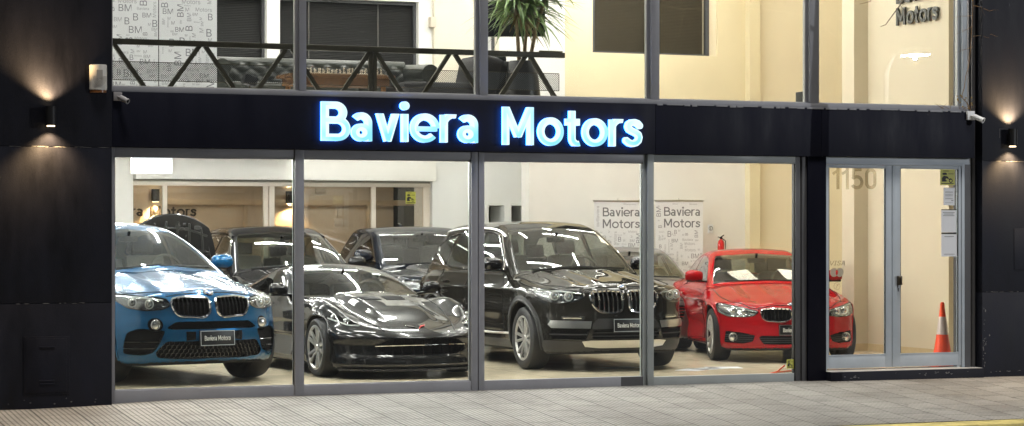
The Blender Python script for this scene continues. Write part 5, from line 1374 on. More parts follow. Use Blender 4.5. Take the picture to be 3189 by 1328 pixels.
def camera(x, z, y, label, rz, m, s=1.):
    t = thing('security_camera', label, 'camera', (x, y, z), 0, 'small security cameras on the shop front')
    q = MB(); q.box((-.05 * s, -.035 * s, -.05 * s), (.05 * s, 0, .055 * s), .006); q.build('junction_box', m, t)
    q = MB(); q.tube([(0, -.03 * s, 0), (.02 * s, -.07 * s, -.01 * s), (.035 * s, -.085 * s, -.02 * s)], .011 * s, 10); q.build('bracket', m, t)
    q = MB(); q.lathe([(0, -.05), (.026, -.05), (.03, -.04), (.03, .055), (.034, .06), (.034, .075), (.022, .07), (0, .068)], 20, 'Z'); o = q.build('camera_head', m, t); o.location = (.05 * s, -.10 * s, -.03 * s); o.rotation_euler = (R(115), 0, R(rz)); o.scale = (s, s, s)
    q = MB(); q.lathe([(0, .069), (.02, .070), (0, .0701)], 16, 'Z'); k = q.build('lens', M_BLACK, o)
M_CAMG = mat('dull grey plastic', (.26, .25, .26), .5); M_CAMW = mat('bright white plastic', (.72, .73, .74), .4)
camera(-5.115, 2.985, -.07, 'grey security camera under the left end of the upper window sill', 40, M_CAMG, .85)
camera(4.905, 2.985, -.07, 'white security camera with junction box at the right end of the fascia', 35, M_CAMW, 1.0)

# ---------------------------------------------------------------- stickers and lettering on the doors
def lettering(s, x0, z0, height, wid, y, m, name, label, cat='lettering', sh=0., bold=True, parent=None):
    if bold: me, w = word_mesh(s, height, .0006, .155 if s == '1150' else W_)
    else:
        me = text_mesh(s, height * 1.37, .0006, 0., 'LEFT', sh).copy(); w = max(v.co.x for v in me.vertices)
    w = max(v.co.x for v in me.vertices); me.transform(Matrix.Diagonal((wid / w, 1, 1, 1))); me.transform(face_xz())
    o = link(name, me, m, parent); o.location = (x0, y, z0)
    if label: tag(o, label, cat)
    return o
lettering('1150', 3.131, 2.119, .248, .576, .029, M_FROST, 'house_number', 'frosted number 1150 on the glass of the left door', 'house number')
lettering('VISA', 3.080, 1.251, .075, .211, .029, mat('frosted card logo', (.26, .22, .15), .6), 'card_logo', 'frosted word VISA on the left door glass', 'sticker', .25, False)
q = MB(); rr_ = .052      # two overlapping discs with the shared lens left clear
for sg in (1, -1):
    pts = [(sg * .037 + rr_ * math.cos(a), rr_ * math.sin(a)) for a in np.linspace(0, 2 * math.pi, 49)[:-1]]
    al_ = math.acos(.037 / rr_); A0, A1 = (math.pi + al_, math.pi - al_)
    outer = [(.037 + rr_ * math.cos(a), rr_ * math.sin(a)) for a in np.linspace(-(math.pi - al_), math.pi - al_, 28)]
    inner = [(-.037 + rr_ * math.cos(a), rr_ * math.sin(a)) for a in np.linspace(al_, -al_, 12)][1:-1]
    p = outer + inner
    if sg < 0: p = [(-x, z) for x, z in p][::-1]
    q.prism(p, 0, .0012, face_xz())
o = q.build('card_logo', mat('frosted disc', (.42, .36, .27), .6)); o.location = (3.183, .029, 1.172); tag(o, 'two overlapping frosted discs below the word VISA', 'sticker')
q = MB(); q.tube([(.04 * math.cos(a), 0, .04 * math.sin(a)) for a in np.linspace(0, 2 * math.pi, 25)], .0022, 5); q.tube([(-.012, 0, -.028), (-.002, 0, .0), (.02, 0, .018)], .003, 5); q.tube([(-.005, 0, .012), (.02, 0, .02)], .003, 5)
o = q.build('card_logo', mat('frosted ring', (.36, .27, .18), .6)); o.location = (3.185, .027, 1.015); tag(o, 'small frosted ring logo below the overlapping discs', 'sticker')
M_YST = mat('yellow green sticker', (.50, .50, .09), .5, var=.1); M_PAPER = mat('white paper', (.72, .74, .78), .6); M_INK = mat('black ink', (.02, .02, .02), .6); M_GINK = mat('grey ink', (.28, .29, .3), .6)
def security_sticker(x0, z0, w, h, y, label, grp='yellow security stickers'):
    t = thing('security_sticker', label, 'sticker', (x0, y, z0), 0, grp)
    q = MB(); q.box((0, 0, 0), (w, .0012, h)); q.build('sticker_sheet', M_YST, t)
    q = MB(); M = Matrix.Translation((0, -.0002, 0)) @ face_xz()
    def P(*p): q.prism([(u * w, v * h) for u, v in p], 0, .0006, M)
    P((.12, .22), (.42, .22), (.45, .30), (.36, .34), (.40, .44), (.56, .38), (.58, .46), (.48, .56), (.24, .60), (.12, .45))     # crouching rider
    P((.22, .64), (.44, .66), (.48, .72), (.36, .80), (.20, .78), (.12, .70)); P((.56, .40), (.72, .44), (.78, .36), (.70, .33), (.58, .34))
    q.lathe([(.075 * w, -.0006), (.13 * w, -.0006), (.13 * w, -.0002), (.075 * w, -.0002)], 20, 'Y', M=Matrix.Translation((.72 * w, 0, .28 * h)), closed=True)
    P((.55, .70), (.92, .70), (.92, .735), (.55, .735)); P((.08, .07), (.92, .07), (.92, .12), (.08, .12)); P((.2, .88), (.6, .88), (.6, .92), (.2, .92))
    q.build('rider_silhouette', M_INK, t); return t
security_sticker(4.566, 2.178, .200, .182, .026, 'large yellow green security sticker at the top of the right door glass')
security_sticker(2.522, .09, .092, .105, .010, 'small dark green security sticker low on the window beside the door column')
def paper(x0, z0, x1, z1, label, lines):
    t = thing('notice', label, 'notice', (x0, .027, z0), 0, 'paper notices on the right door')
    q = MB(); q.box((0, 0, 0), (x1 - x0, .0012, z1 - z0)); q.build('sheet', M_PAPER, t); w, h = x1 - x0, z1 - z0
    for a, b, v, th in lines:
        q = MB(); q.box((a * w, -.0008, v * h), (b * w, -.0001, v * h + th)); q.build('printed_line', M_GINK, t)
    return t
paper(4.612, 1.942, 4.762, 2.147, 'small grey typed notice below the yellow sticker', [(.15, .85, v, .004) for v in (.76, .72, .62, .57, .52, .40, .36, .14)] + [(.7, .9, .24, .012)])
paper(4.581, 1.627, 4.784, 1.885, 'white poster with three printed lines at its top, upper of two', [(.1, .9, .88, .008), (.18, .82, .81, .008), (.12, .88, .74, .008)])
paper(4.581, 1.345, 4.797, 1.605, 'white poster with one printed line at its top, lower of two', [(.2, .8, .88, .008), (.18, .85, .09, .007)])
for z0, z1, lb_ in ((1.607, 1.624, 'black tape strip between the two white posters'), (1.886, 1.895, 'thin black tape strip above the upper white poster')):
    q = MB(); q.box((4.583, .0262, z0), (4.79, .029, z1)); o = q.build('poster_tape', M_INK); tag(o, lb_, 'tape')

# ---------------------------------------------------------------- showroom shell
def floor_mat():
    m, n, l = _newmat('polished beige floor'); b = n['Principled BSDF']; tc = n.new('ShaderNodeTexCoord')
    br = n.new('ShaderNodeTexBrick'); br.offset = 0; br.inputs['Scale'].default_value = 1; br.inputs['Mortar Size'].default_value = .003; br.inputs['Brick Width'].default_value = .8; br.inputs['Row Height'].default_value = .8
    br.inputs['Color1'].default_value = (.76, .66, .48, 1); br.inputs['Color2'].default_value = (.72, .63, .46, 1); br.inputs['Mortar'].default_value = (.35, .29, .2, 1); l.new(tc.outputs['Object'], br.inputs['Vector'])
    nz = n.new('ShaderNodeTexNoise'); nz.inputs['Scale'].default_value = 1.4; nz.inputs['Detail'].default_value = 8; nz.inputs['Distortion'].default_value = 1.2; l.new(tc.outputs['Object'], nz.inputs['Vector'])
    mp = n.new('ShaderNodeMapRange'); mp.inputs[1].default_value = .3; mp.inputs[2].default_value = .7; mp.inputs[3].default_value = .86; mp.inputs[4].default_value = 1.1; l.new(nz.outputs['Fac'], mp.inputs[0])
    mx = n.new('ShaderNodeMix'); mx.data_type = 'RGBA'; mx.blend_type = 'MULTIPLY'; mx.inputs[0].default_value = 1; l.new(br.outputs['Color'], mx.inputs[6]); l.new(mp.outputs[0], mx.inputs[7]); l.new(mx.outputs[2], b.inputs['Base Color'])
    b.inputs['Roughness'].default_value = .20; b.inputs['Specular IOR Level'].default_value = .22; return m
q = MB(); q.box((-5.6, .07, -.25), (9.6, 15.2, 0)); struct(q.build('floor', floor_mat()))
q = MB(); q.box((-5.6, .36, 2.75), (.05, 13.5, 2.95)); struct(q.build('mezzanine_slab', M_CEIL))
q = MB(); q.box((-5.6, .41, 6.30), (9.6, 15.2, 6.5)); struct(q.build('ceiling', M_CEIL))
q = MB(); q.box((-5.6, .41, 0), (-5.35, 15.2, 2.75)); q.box((-5.6, .41, 2.95), (-5.35, 15.2, 6.3)); struct(q.build('left_wall', M_WHITEW))
q = MB(); q.box((9.4, .41, 0), (9.6, 15.2, 6.3)); struct(q.build('right_wall', M_CREAM))
q = MB(); q.box((-5.35, 11.45, 0), (-2.337, 11.7, 2.75)); struct(q.build('back_wall', M_WHITEW))
q = MB(); q.box((.06, 11.45, 2.75), (2.499, 11.7, 6.3)); struct(q.build('back_wall', M_WHITEW))
# window partition at the back, with the brown yard wall behind it
pt = thing('window_partition', 'white framed glazed partition across the back of the showroom', 'partition', (0, 11.5, 0))
q = MB(); q.box((-2.336, -.25, 2.42), (2.49, .1, 2.748), .004); q.build('beam', M_WHITEW, pt)
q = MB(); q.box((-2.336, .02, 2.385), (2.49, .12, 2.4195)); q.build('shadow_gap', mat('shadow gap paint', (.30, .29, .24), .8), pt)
M_PFR = mat('white partition frame', (.66, .60, .52), .5, var=.03)
q = MB(); q.box((-2.336, .0, 2.325), (2.49, .06, 2.385), .004); q.box((-2.336, .0, .0), (2.49, .06, .55), .004)
for a, b in ((-1.872, -1.80), (-.275, -.205), (-.185, -.10), (1.49, 1.565), (2.37, 2.47)): q.box((a, -.004, .55), (b, .055, 2.325), .004)
q.build('frame', M_PFR, pt)
for a, b in ((-2.336, -1.872), (-1.80, -.275), (-.10, 1.49), (1.565, 2.37)):
    q = MB(); q.box((a, .03, .55), (b, .036, 2.325)); q.build('pane', glass_mat('tinted partition pane', (.84, .82, .78), 1.6), pt)
q = MB(); q.box((-5.35, 13.3, 0), (2.49, 13.5, 2.75)); struct(q.build('yard_wall', M_BROWNW))
q = MB(); q.box((-1.4, 13.22, 2.05), (3.1, 13.30, 2.14), .004); q.box((2.0, 13.2, 0), (2.06, 13.3, 2.05), .004); q.box((-.1, 13.24, 0), (-.04, 13.3, 2.05), .004); struct(q.build('yard_wall_trim', noise_paint('pale brown trim', (.46, .38, .28), .7)))
M_BRZ = mat('dark bronze letters', (.02, .015, .012), .5)
lettering('Motors', -1.635, 1.865, .165, .75, 13.28, M_BRZ, 'wall_sign', 'dark letters reading Motors on the brown wall behind the glazed partition', 'sign')
lettering('Baviera', -2.565, 1.865, .165, .80, 13.28, M_BRZ, 'wall_sign', 'dark letters ending in ra on the brown wall, half hidden by the white wall', 'sign')
wall_lamp(-1.575, 2.10, 2.30, 13.3, 'lit wall lamp on the brown wall above the dark letters', s=1.3, e=1.2)
wall_lamp(.66, 2.08, 2.28, 13.3, 'lit wall lamp on the brown wall behind the second mullion', s=1.3, e=1.2)
q = MB(); q.box((1.12, 13.26, 2.25), (1.3, 13.3, 2.33), .004); o = q.build('door_plaque', mat('beige plaque', (.36, .31, .24), .6)); tag(o, 'small beige plaque high on the brown wall behind the partition', 'plaque')
for a_, b_, c_, l_ in ((1.50, 1.84, 2.0, 'upper pale sheet on the brown wall above the pickup roof'), (1.46, 1.72, 1.80, 'lower pale sheet on the brown wall above the pickup roof')):
    q = MB(); q.box((a_, 13.27, b_), (1.68, 13.3, c_), .003); o = q.build('notice', mat('pale notice', (.45, .40, .33), .6)); tag(o, l_, 'notice')
security_sticker(2.075, 2.065, .17, .19, 11.525, 'yellow security sticker on the right pane of the back partition')
# light box
lb = thing('light_box', 'white glowing box hung from the ceiling in the left showroom window', 'light box', (-3.333, 6.0, 2.367))
q = MB(); q.box((-.262, -.03, -.002), (.262, .06, .235), .004); q.build('casing', mat('light box casing', (.7, .7, .7), .5), lb)
q = MB(); q.box((-.254, -.034, .006), (.254, -.0305, .227)); q.build('lit_face', emit_mat('light box face', (.95, .97, 1), 1.6), lb)
q = MB(); q.tube([(-.2, .015, .23), (-.2, .015, .384)], .004, 6); q.build('hanger', M_SATIN, lb); q = MB(); q.tube([(.2, .015, .23), (.2, .015, .384)], .004, 6); q.build('hanger', M_SATIN, lb)
# block with two recesses, then the walls to the right
q = MB(); B0, B1, B2 = 11.45, 12.1, 12.3
q.box((2.50, B0, 2.04), (5.2, B2, 6.3)); q.box((2.50, B0, 0), (3.47, B2, 2.04)); q.box((3.745, B0, 0), (3.865, B2, 2.04)); q.box((4.17, B0, 0), (5.2, B2, 2.04)); q.box((3.47, B1, 0), (3.745, B2, 2.04)); q.box((3.865, B1 + .05, 0), (4.17, B2, 2.04))
struct(q.build('back_wall', noise_paint('cool white plaster', (.80, .81, .80), .7, .03, 1.5)))
q = MB(); q.box((3.66, B1 - .03, .4), (3.744, B1 - .001, 2.02)); q.box((4.0, B1, .4), (4.04, B1 + .049, 2.0)); q.box((4.09, B1 - .02, .4), (4.14, B1 + .049, 2.02)); o = q.build('recess_panel', mat('dark olive panel', (.12, .12, .08), .6)); struct(o)
q = MB(); q.box((2.98, 8.6, 0), (6.616, 8.9, 3.2)); struct(q.build('back_wall', M_PINKW))
q = MB(); q.box((6.616, 8.45, 0), (6.80, 8.9, 6.3)); struct(q.build('pilaster', M_CREAM))
q = MB(); q.box((6.80, 8.6, 0), (9.4, 8.9, 6.3)); struct(q.build('back_wall', M_CREAM2))
# upper cream wall with its dark window
ucr = [(2.818, 4.019), (6.14, 6.616)]
q = MB(); q.box((2.98, 8.6, 3.2), (6.616, 8.9, 4.325)); q.box((2.98, 8.6, 4.325), (4.019, 8.9, 6.3)); q.box((6.14, 8.6, 4.325), (6.616, 8.9, 6.3)); struct(q.build('upper_wall', M_CREAM))
ow = thing('office_window', 'dark office window with closed blinds in the cream upper wall', 'window', (0, 8.6, 0))
q = MB(); q.box((4.02, .0, 4.326), (4.05, .12, 6.2)); q.box((5.955, .02, 4.326), (6.00, .12, 6.2)); q.box((4.05, .02, 4.326), (5.955, .12, 4.35)); q.box((4.95, .03, 4.35), (4.98, .12, 6.2)); q.build('frame', M_FRAMED, ow)
q = MB(); q.box((6.0, .05, 4.326), (6.139, .26, 6.2)); q.build('reveal', M_CREAM2, ow)
def blind(name, x0, x1, z0, z1, y, parent, m):
    q = MB(); z = z0
    while z < z1: q.obox(((x0 + x1) / 2, y, z), (x1 - x0, .022, .003), Matrix.Rotation(R(55), 3, 'X')); z += .022
    return q.build(name, m, parent, 0)
M_SLAT = mat('dark blind slat', (.013, .0125, .012), .5); M_SLATB = mat('brown grey blind slat', (.075, .066, .058), .5)
blind('blind', 4.06, 5.95, 4.36, 5.6, .16, ow, M_SLATB)
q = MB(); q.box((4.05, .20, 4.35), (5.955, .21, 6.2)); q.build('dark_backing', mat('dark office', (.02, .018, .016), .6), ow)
q = MB(); q.box((4.05, .06, 4.35), (5.955, .066, 6.2)); q.build('pane', glass_mat('office pane', (.85, .85, .82), 1.0), ow)
# wall block on the right with the raised letters
q = MB(); q.box((6.2, 2.33, 0), (9.39, 4.3, 6.3)); M_CREAM3 = noise_paint('soft cream plaster', (.62, .545, .40), .7, .04, 1.2, .05, 40); blk = struct(q.build('wall_block', M_CREAM3))
q = MB(); q.box((5.98, 4.301, 0), (6.1995, 4.62, 6.3)); struct(q.build('pilaster', M_CREAM3))
q = MB(); q.box((6.185, 2.33, 0), (6.1995, 4.285, .10)); q.box((5.975, 4.286, 0), (6.1995, 4.3005, .10)); q.box((6.185, 2.315, 0), (7.5, 2.3295, .10)); struct(q.build('skirting', noise_paint('beige skirting', (.55, .43, .25), .5)))
q = MB(); q.box((7.2, .41, 0), (7.4, 2.33, 6.3)); struct(q.build('side_wall', M_CREAM2))
M_RAISED = mat('raised dark letters', (.03, .03, .022), .45)
for s, z in (('Motors', 4.375), ('Baviera', 4.665)):
    me, w = word_mesh(s, .235, .012); mx_ = max(v.co.x for v in me.vertices); me.transform(Matrix.Diagonal((1.0 / mx_ * (1.0 if s == 'Motors' else 1.05), 1, 1, 1)))
    me.transform(Matrix(((0, 0, -1, 0), (-1, 0, 0, 0), (0, 1, 0, 0), (0, 0, 0, 1)))); o = link('wall_sign', me, M_RAISED); o.location = (6.165, 3.52, z)
    tag(o, 'raised dark letters reading %s on the cream wall upstairs, %s' % (s, 'lower word' if s == 'Motors' else 'upper word cut by the frame'), 'sign')
q = MB(); q.box((6.189, 3.5, .42), (6.1995, 3.58, .50), .003); o = q.build('wall_socket', mat('cream plastic', (.70, .62, .45), .5)); tag(o, 'small cream socket plate low on the wall behind the traffic cone', 'socket')
q = MB(); q.box((2.915, .35, 3.10), (3.07, .5, 3.245), .004); o = q.build('speaker_box', mat('black speaker box', (.012, .013, .01), .5)); tag(o, 'small black box on the inside sill of the upper window', 'box')
q = MB(); q.box((2.80, .08, 3.0), (4.9, .55, 3.099)); q.box((.06, .08, 3.0), (2.79, .55, 3.099)); struct(q.build('inner_sill', M_CREAM2))

# ---------------------------------------------------------------- mezzanine
q = MB(); q.box((-5.35, 6.0, 2.95), (-2.9, 6.2, 3.2)); q.box((-1.815, 6.0, 2.95), (-1.64, 6.2, 6.3)); q.box((.285, 6.0, 2.95), (2.42, 6.2, 6.3)); q.box((-5.35, 6.0, 4.70), (-1.815, 6.2, 6.3)); q.box((-1.64, 6.0, 4.70), (.285, 6.2, 6.3)); struct(q.build('mezzanine_wall', M_WHITEW))
for x0, x1, lab in ((-5.34, -1.817, 'dark mezzanine window with closed blinds left of the white strip'), (-1.638, .283, 'dark mezzanine window with closed blinds right of the white strip')):
    t = thing('interior_window', lab, 'window', (0, 6.1, 0), 0, 'mezzanine windows with dark blinds')
    q = MB(); q.box((x0, 0, 2.96), (x0 + .035, .08, 4.698)); q.box((x1 - .035, 0, 2.96), (x1, .08, 4.698)); q.box((x0 + .035, 0, 4.66), (x1 - .035, .08, 4.698)); q.build('frame', M_FRAMED, t)
    blind('blind', x0 + .04, x1 - .04, 3.0, 4.66, .03, t, M_SLAT)
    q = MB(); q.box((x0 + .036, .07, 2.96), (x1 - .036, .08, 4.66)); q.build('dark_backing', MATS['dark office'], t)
    q = MB()
    for f in (.22, .72):
        x = x0 + (x1 - x0) * f; q.tube([(x, -.0, 3.0), (x, -.0, 4.66)], .004, 5)
    q.build('blind_cord', mat('blind cord', (.20, .19, .18), .6), t)
q = MB(); q.box((.48, 5.93, 2.95), (1.15, 5.999, 6.2), .004); q.box((1.17, 5.95, 2.95), (1.24, 5.999, 6.2), .004); q.box((1.36, 5.94, 2.95), (1.42, 5.999, 6.2)); struct(q.build('wall_panel', noise_paint('cream wall panel', (.72, .66, .54), .6, .03)))
q = MB(); q.box((1.33, 5.93, 2.95), (1.345, 5.995, 6.2)); struct(q.build('door_gap', M_FRAMED))
# railing of zigzag steel
rl = thing('truss_railing', 'dark steel zigzag truss railing along the mezzanine edge', 'railing', (0, .5, 0))
q = MB(); q.box((-5.10, -.03, 3.556), (-.005, .03, 3.614), .004); q.box((-5.10, -.02, 2.952), (-.005, .02, 2.99), .004); q.build('rails', M_STEEL, rl)
q = MB(); ap = [-5.06, -4.10, -3.17, -2.24, -1.33, -.44]; zt, zb = 3.565, 2.985
for a, b in zip(ap, ap[1:]):
    m_ = (a + b) / 2; q.beam((a + .03, 0, zt), (m_ - .03, 0, zb), .044, .04, up=(0, 1, 0)); q.beam((m_ + .03, .001, zb), (b - .03, .001, zt), .044, .04, up=(0, 1, 0))
q.beam((ap[-1] + .03, 0, zt), (-.03, 0, zb), .044, .04, up=(0, 1, 0)); q.box((-2.285, -.017, zb), (-2.245, .017, zt)); q.box((-2.235, -.016, zb), (-2.195, .016, zt)); q.build('diagonals', M_STEEL, rl)
def wire_mat():
    m, n, l = _newmat('wire mesh'); n.clear(); out = n.new('ShaderNodeOutputMaterial'); tc = n.new('ShaderNodeTexCoord'); mp = n.new('ShaderNodeMapping'); mp.inputs['Rotation'].default_value = (0, R(45), 0); mp.inputs['Scale'].default_value = (1, 1, 1.0)
    l.new(tc.outputs['Object'], mp.inputs[0]); s = n.new('ShaderNodeSeparateXYZ'); l.new(mp.outputs[0], s.inputs[0]); res = []
    for k in (0, 2):
        a = n.new('ShaderNodeMath'); a.operation = 'DIVIDE'; a.inputs[1].default_value = .016; l.new(s.outputs[k], a.inputs[0]); f = n.new('ShaderNodeMath'); f.operation = 'FRACT'; l.new(a.outputs[0], f.inputs[0])
        g_ = n.new('ShaderNodeMath'); g_.operation = 'LESS_THAN'; g_.inputs[1].default_value = .24; l.new(f.outputs[0], g_.inputs[0]); res.append(g_.outputs[0])
    mx = n.new('ShaderNodeMath'); mx.operation = 'MAXIMUM'; l.new(res[0], mx.inputs[0]); l.new(res[1], mx.inputs[1])
    tr = n.new('ShaderNodeBsdfTransparent'); d = n.new('ShaderNodeBsdfPrincipled'); d.inputs['Base Color'].default_value = (.12, .12, .12, 1); d.inputs['Metallic'].default_value = .6; d.inputs['Roughness'].default_value = .4
    ms = n.new('ShaderNodeMixShader'); l.new(mx.outputs[0], ms.inputs[0]); l.new(tr.outputs[0], ms.inputs[1]); l.new(d.outputs[0], ms.inputs[2]); l.new(ms.outputs[0], out.inputs[0]); return m
M_WIRE = wire_mat()
q = MB(); q.box((-5.05, .04, 3.195), (-.05, .0415, 3.385)); q.build('wire_mesh', M_WIRE, rl)
q = MB(); q.tube([(-5.05, .04, 3.385), (-.05, .04, 3.385)], .004, 5); q.tube([(-5.05, .04, 3.195), (-.05, .04, 3.195)], .004, 5); q.tube([(-.05, .04, 3.195), (-.05, .04, 3.385)], .004, 5); q.build('mesh_edge', M_STEEL, rl)
q = MB(); q.box((-.30, -.022, 3.615), (-.03, .025, 3.632), .004); q.build('timber_block', mat('olive timber', (.12, .11, .05), .7), rl)

# ---------------------------------------------------------------- banners with printed words
_EXT = {}
def banner_print(w, h, seed, title=None, dense=1.):
    r = random.Random(seed); q = MB(); placed = []
    def put(s, x, z, size, m, rot=0):
        me = text_mesh(s, 1., .004, 0); 
        if s not in _EXT: _EXT[s] = (max(v.co.x for v in me.vertices), max(v.co.y for v in me.vertices))
        tw, th = _EXT[s][0] * size, _EXT[s][1] * size
        bx = (x, z, x + tw, z + th) if not rot else (x - th, z, x, z + tw)
        if bx[0] < .01 or bx[2] > w - .01 or bx[1] < .02 or bx[3] > h - .02: return False
        for p in placed:
            if not (bx[2] + .004 < p[0] or bx[0] - .004 > p[2] or bx[3] + .004 < p[1] or bx[1] - .004 > p[3]): return False
        placed.append(bx); q.add_mesh(me, Matrix.Translation((x, 0, z)) @ face_xz() @ Matrix.Rotation(R(90) if rot else 0, 4, 'Z') @ Matrix.Diagonal((size, size, .1, 1)), m); return True
    if title:
        for k, wd in enumerate(('Baviera', 'Motors')):
            me, tw = word_mesh(wd, title[2] * .72, .0004, .14, .03); k_ = title[2] * 3.35 / tw; q.add_mesh(me, Matrix.Translation((title[0], 0, title[1] - title[2] * .95 * k)) @ face_xz() @ Matrix.Diagonal((k_, 1, 1, 1)), 2)
        placed.append((title[0] - .03, title[1] - title[2] * 1.0, title[0] + title[2] * 3.9, title[1] + title[2] * .85))
    for size, words, tries, m in ((.16, ['B', 'BM'], 30, 1), (.11, ['BM', 'BM', 'B'], 60, 1), (.085, ['BM', 'Motors', 'Baviera', 'M'], 140, 0), (.06, ['BM', 'Baviera', 'Motors', 'Baviera Motors', 'M'], 320, 0), (.038, ['Baviera Motors', 'BM', 'Motors'], 420, 0)):
        for k in range(int(tries * dense)):
            put(r.choice(words), r.uniform(0, w), r.uniform(0, h), size * r.uniform(.85, 1.1), m, r.random() < .35)
    return q.mesh('print', 0)
def banner(x, y, z, w, h, label, seed, title, grp, base=True):
    t = thing('rollup_banner', label, 'banner', (x, y, z), 0, grp)
    q = MB(); q.box((-w / 2, -.002, .05), (w / 2, .002, h)); q.build('cloth', M_BANNER, t)
    o = link('printed_words', banner_print(w, h - .05, seed, title), [M_PALETXT, M_MIDTXT, M_GREYTXT], t); o.location = (-w / 2, -.0028, .05)
    q = MB(); q.box((-w / 2 - .01, -.012, h), (w / 2 + .01, .012, h + .022), .004); q.tube([(0, .02, .05), (0, .02, h + .05)], .008, 6); q.build('top_bar', M_SATIN, t)
    q = MB(); q.box((-w / 2 - .02, -.05, 0), (w / 2 + .02, .08, .05), .01); q.box((-w / 2 + .05, -.16, 0), (-w / 2 + .1, .16, .012)); q.box((w / 2 - .1, -.16, 0), (w / 2 - .05, .16, .012)); q.build('base', M_SATIN, t)
banner(4.262, 8.20, 0, .80, 2.07, 'roll up banner with grey words, left of the window mullion', 5, (.14, 1.80, .185), 'roll up banners by the back wall')
banner(5.268, 8.18, 0, .80, 2.08, 'roll up banner with grey words between the mullion and the red coupe', 9, (.14, 1.81, .185), 'roll up banners by the back wall')
banner(-4.535, 2.0, 2.95, .655, 2.2, 'tall white printed banner at the left end of the mezzanine', 21, None, 'printed banners on the mezzanine')
banner(-3.872, 2.0, 2.95, .650, 2.2, 'tall white printed banner beside the dark sofa on the mezzanine', 34, None, 'printed banners on the mezzanine')

# ---------------------------------------------------------------- mezzanine furniture
M_LEATHER = mat('dark green grey leather', (.055, .058, .050), .28, bump=.15, bscale=50)
sf = thing('tufted_sofa', 'dark tufted leather sofa with rolled arms on the mezzanine', 'sofa', (-2.07, 3.0, 2.95))
def tufted(w, h, nx, nz):
    bm = bmesh.new(); X = np.linspace(-w / 2, w / 2, 90); Z = np.linspace(0, h, 36); g = []
    for x in X:
        col = []
        for z in Z:
            u = x / (w / nx); v = z / (h / nz); d = 0
            a = (u + v) ; b = (u - v); d = abs(math.sin(math.pi * a)) * abs(math.sin(math.pi * b)); col.append(bm.verts.new((x, -.035 * d ** .5 - .03 * math.sin(math.pi * z / h), z)))
        g.append(col)
    for a, b in zip(g, g[1:]):
        for j in range(len(Z) - 1): bm.faces.new((a[j], b[j], b[j + 1], a[j + 1]))
    me = bpy.data.meshes.new('tufting'); bm.to_mesh(me); bm.free(); return shade(me, 80)
o = link('tufted_back', tufted(2.3, .46, 11, 3), M_LEATHER, sf); o.location = (0, .28, .22)
q = MB(); q.tube([(-1.2, .36, .66), (1.2, .36, .66)], .075, 16); q.box((-1.17, .29, .05), (1.17, .42, .66), .02); q.build('back_roll', M_LEATHER, sf, 60)
for sg in (1, -1):
    q = MB(); q.tube([(sg * 1.26, -.42, .55), (sg * 1.26, .40, .60)], .105, 18); q.box((sg * 1.18, -.42, .06), (sg * 1.32, .40, .55), .02); q.build('rolled_arm', M_LEATHER, sf, 60)
for k in range(3):
    q = MB(); q.obox((-.77 + .77 * k, -.08, .32), (.76, .70, .16), None, .05); q.build('seat_cushion', M_LEATHER, sf, 60)
q = MB(); q.box((-1.17, -.42, .06), (1.17, .28, .24), .02); q.build('base', M_LEATHER, sf)
tb = thing('coffee_table', 'long wooden table with carved top in front of the sofa', 'table', (-2.17, 2.0, 2.95))
M_WOOD = mat('warm brown wood', (.22, .11, .045), .4, var=.25, vscale=6)
q = MB(); q.box((-.62, -.28, .415), (.62, .28, .45), .006); q.build('table_top', M_WOOD, tb)
q = MB(); q.box((-.56, -.24, .33), (.56, .24, .4145), .004); q.build('apron', M_WOOD, tb)
for sx in (-1, 1):
    for sy in (-1, 1):
        q = MB(); q.lathe([(.03, 0), (.022, .1), (.03, .2), (.03, .33)], 12); o = q.build('leg', M_WOOD, tb); o.location = (sx * .5, sy * .2, 0)
cs = thing('chess_set', 'white game pieces standing along the wooden mezzanine table', 'game set', (-2.17, 2.0, 3.4005))
q = MB(); q.box((-.52, -.22, .0), (.52, .22, .012), .002); q.build('board', mat('pale board', (.55, .45, .3), .4), cs)
M_PCE = mat('ivory piece', (.75, .68, .55), .35)
pc = MB(); pc.lathe([(.012, 0), (.013, .006), (.006, .012), (.005, .028), (.009, .03), (.008, .04), (.0, .045)], 10); pm = pc.mesh('piece')
for k in range(42):
    o = link('game_piece', pm if k else pm, None, cs); 
    if not pm.materials: pm.materials.append(M_PCE)
    o.location = (-.49 + (k % 21) * .049, -.15 + .1 * (k // 21) + rng.uniform(-.02, .02), .012); s = rng.uniform(.7, 1.35); o.scale = (s, s, s * rng.uniform(.9, 1.5))
ld_ = thing('side_lamp', 'small dark spotlight standing on the mezzanine floor by the mullion', 'spotlight', (-3.30, 1.55, 2.95))
q = MB(); q.tube([(0, 0, 0), (0, 0, .28)], .012, 8); q.box((-.09, -.06, 0), (.09, .06, .015), .004); q.build('stand', M_STEEL, ld_); q = MB(); q.obox((0, 0, .34), (.15, .14, .11), Matrix.Rotation(R(20), 3, 'Y'), .015); q.build('head', M_CAST, ld_)
ac = thing('lounge_chair', 'dark grey low lounge chair with chaise seat on the mezzanine', 'armchair', (-.78, 1.9, 2.95))
M_CHAIR = mat('charcoal fabric', (.035, .033, .033), .8, bump=.2, bscale=300)
q = MB(); q.obox((-.28, -.05, .27), (.95, .72, .22), None, .09); q.build('seat', M_CHAIR, ac, 60)
q = MB(); q.obox((.30, -.02, .42), (.34, .74, .56), Matrix.Rotation(R(12), 3, 'Y'), .10); q.build('backrest', M_CHAIR, ac, 60)
q = MB(); q.obox((.52, -.02, .36), (.42, .72, .56), None, .07); q.build('rear_cushion', M_CHAIR, ac, 60)
q = MB(); q.obox((.48, .05, .68), (.34, .3, .13), Matrix.Rotation(R(-12), 3, 'Z'), .06); q.build('throw_pillow', mat('black cushion', (.012, .012, .012), .8), ac, 60)
q = MB()
for sx in (-.68, .62):
    for sy in (-.3, .26): q.tube([(sx, sy, 0), (sx, sy, .18)], .018, 8)
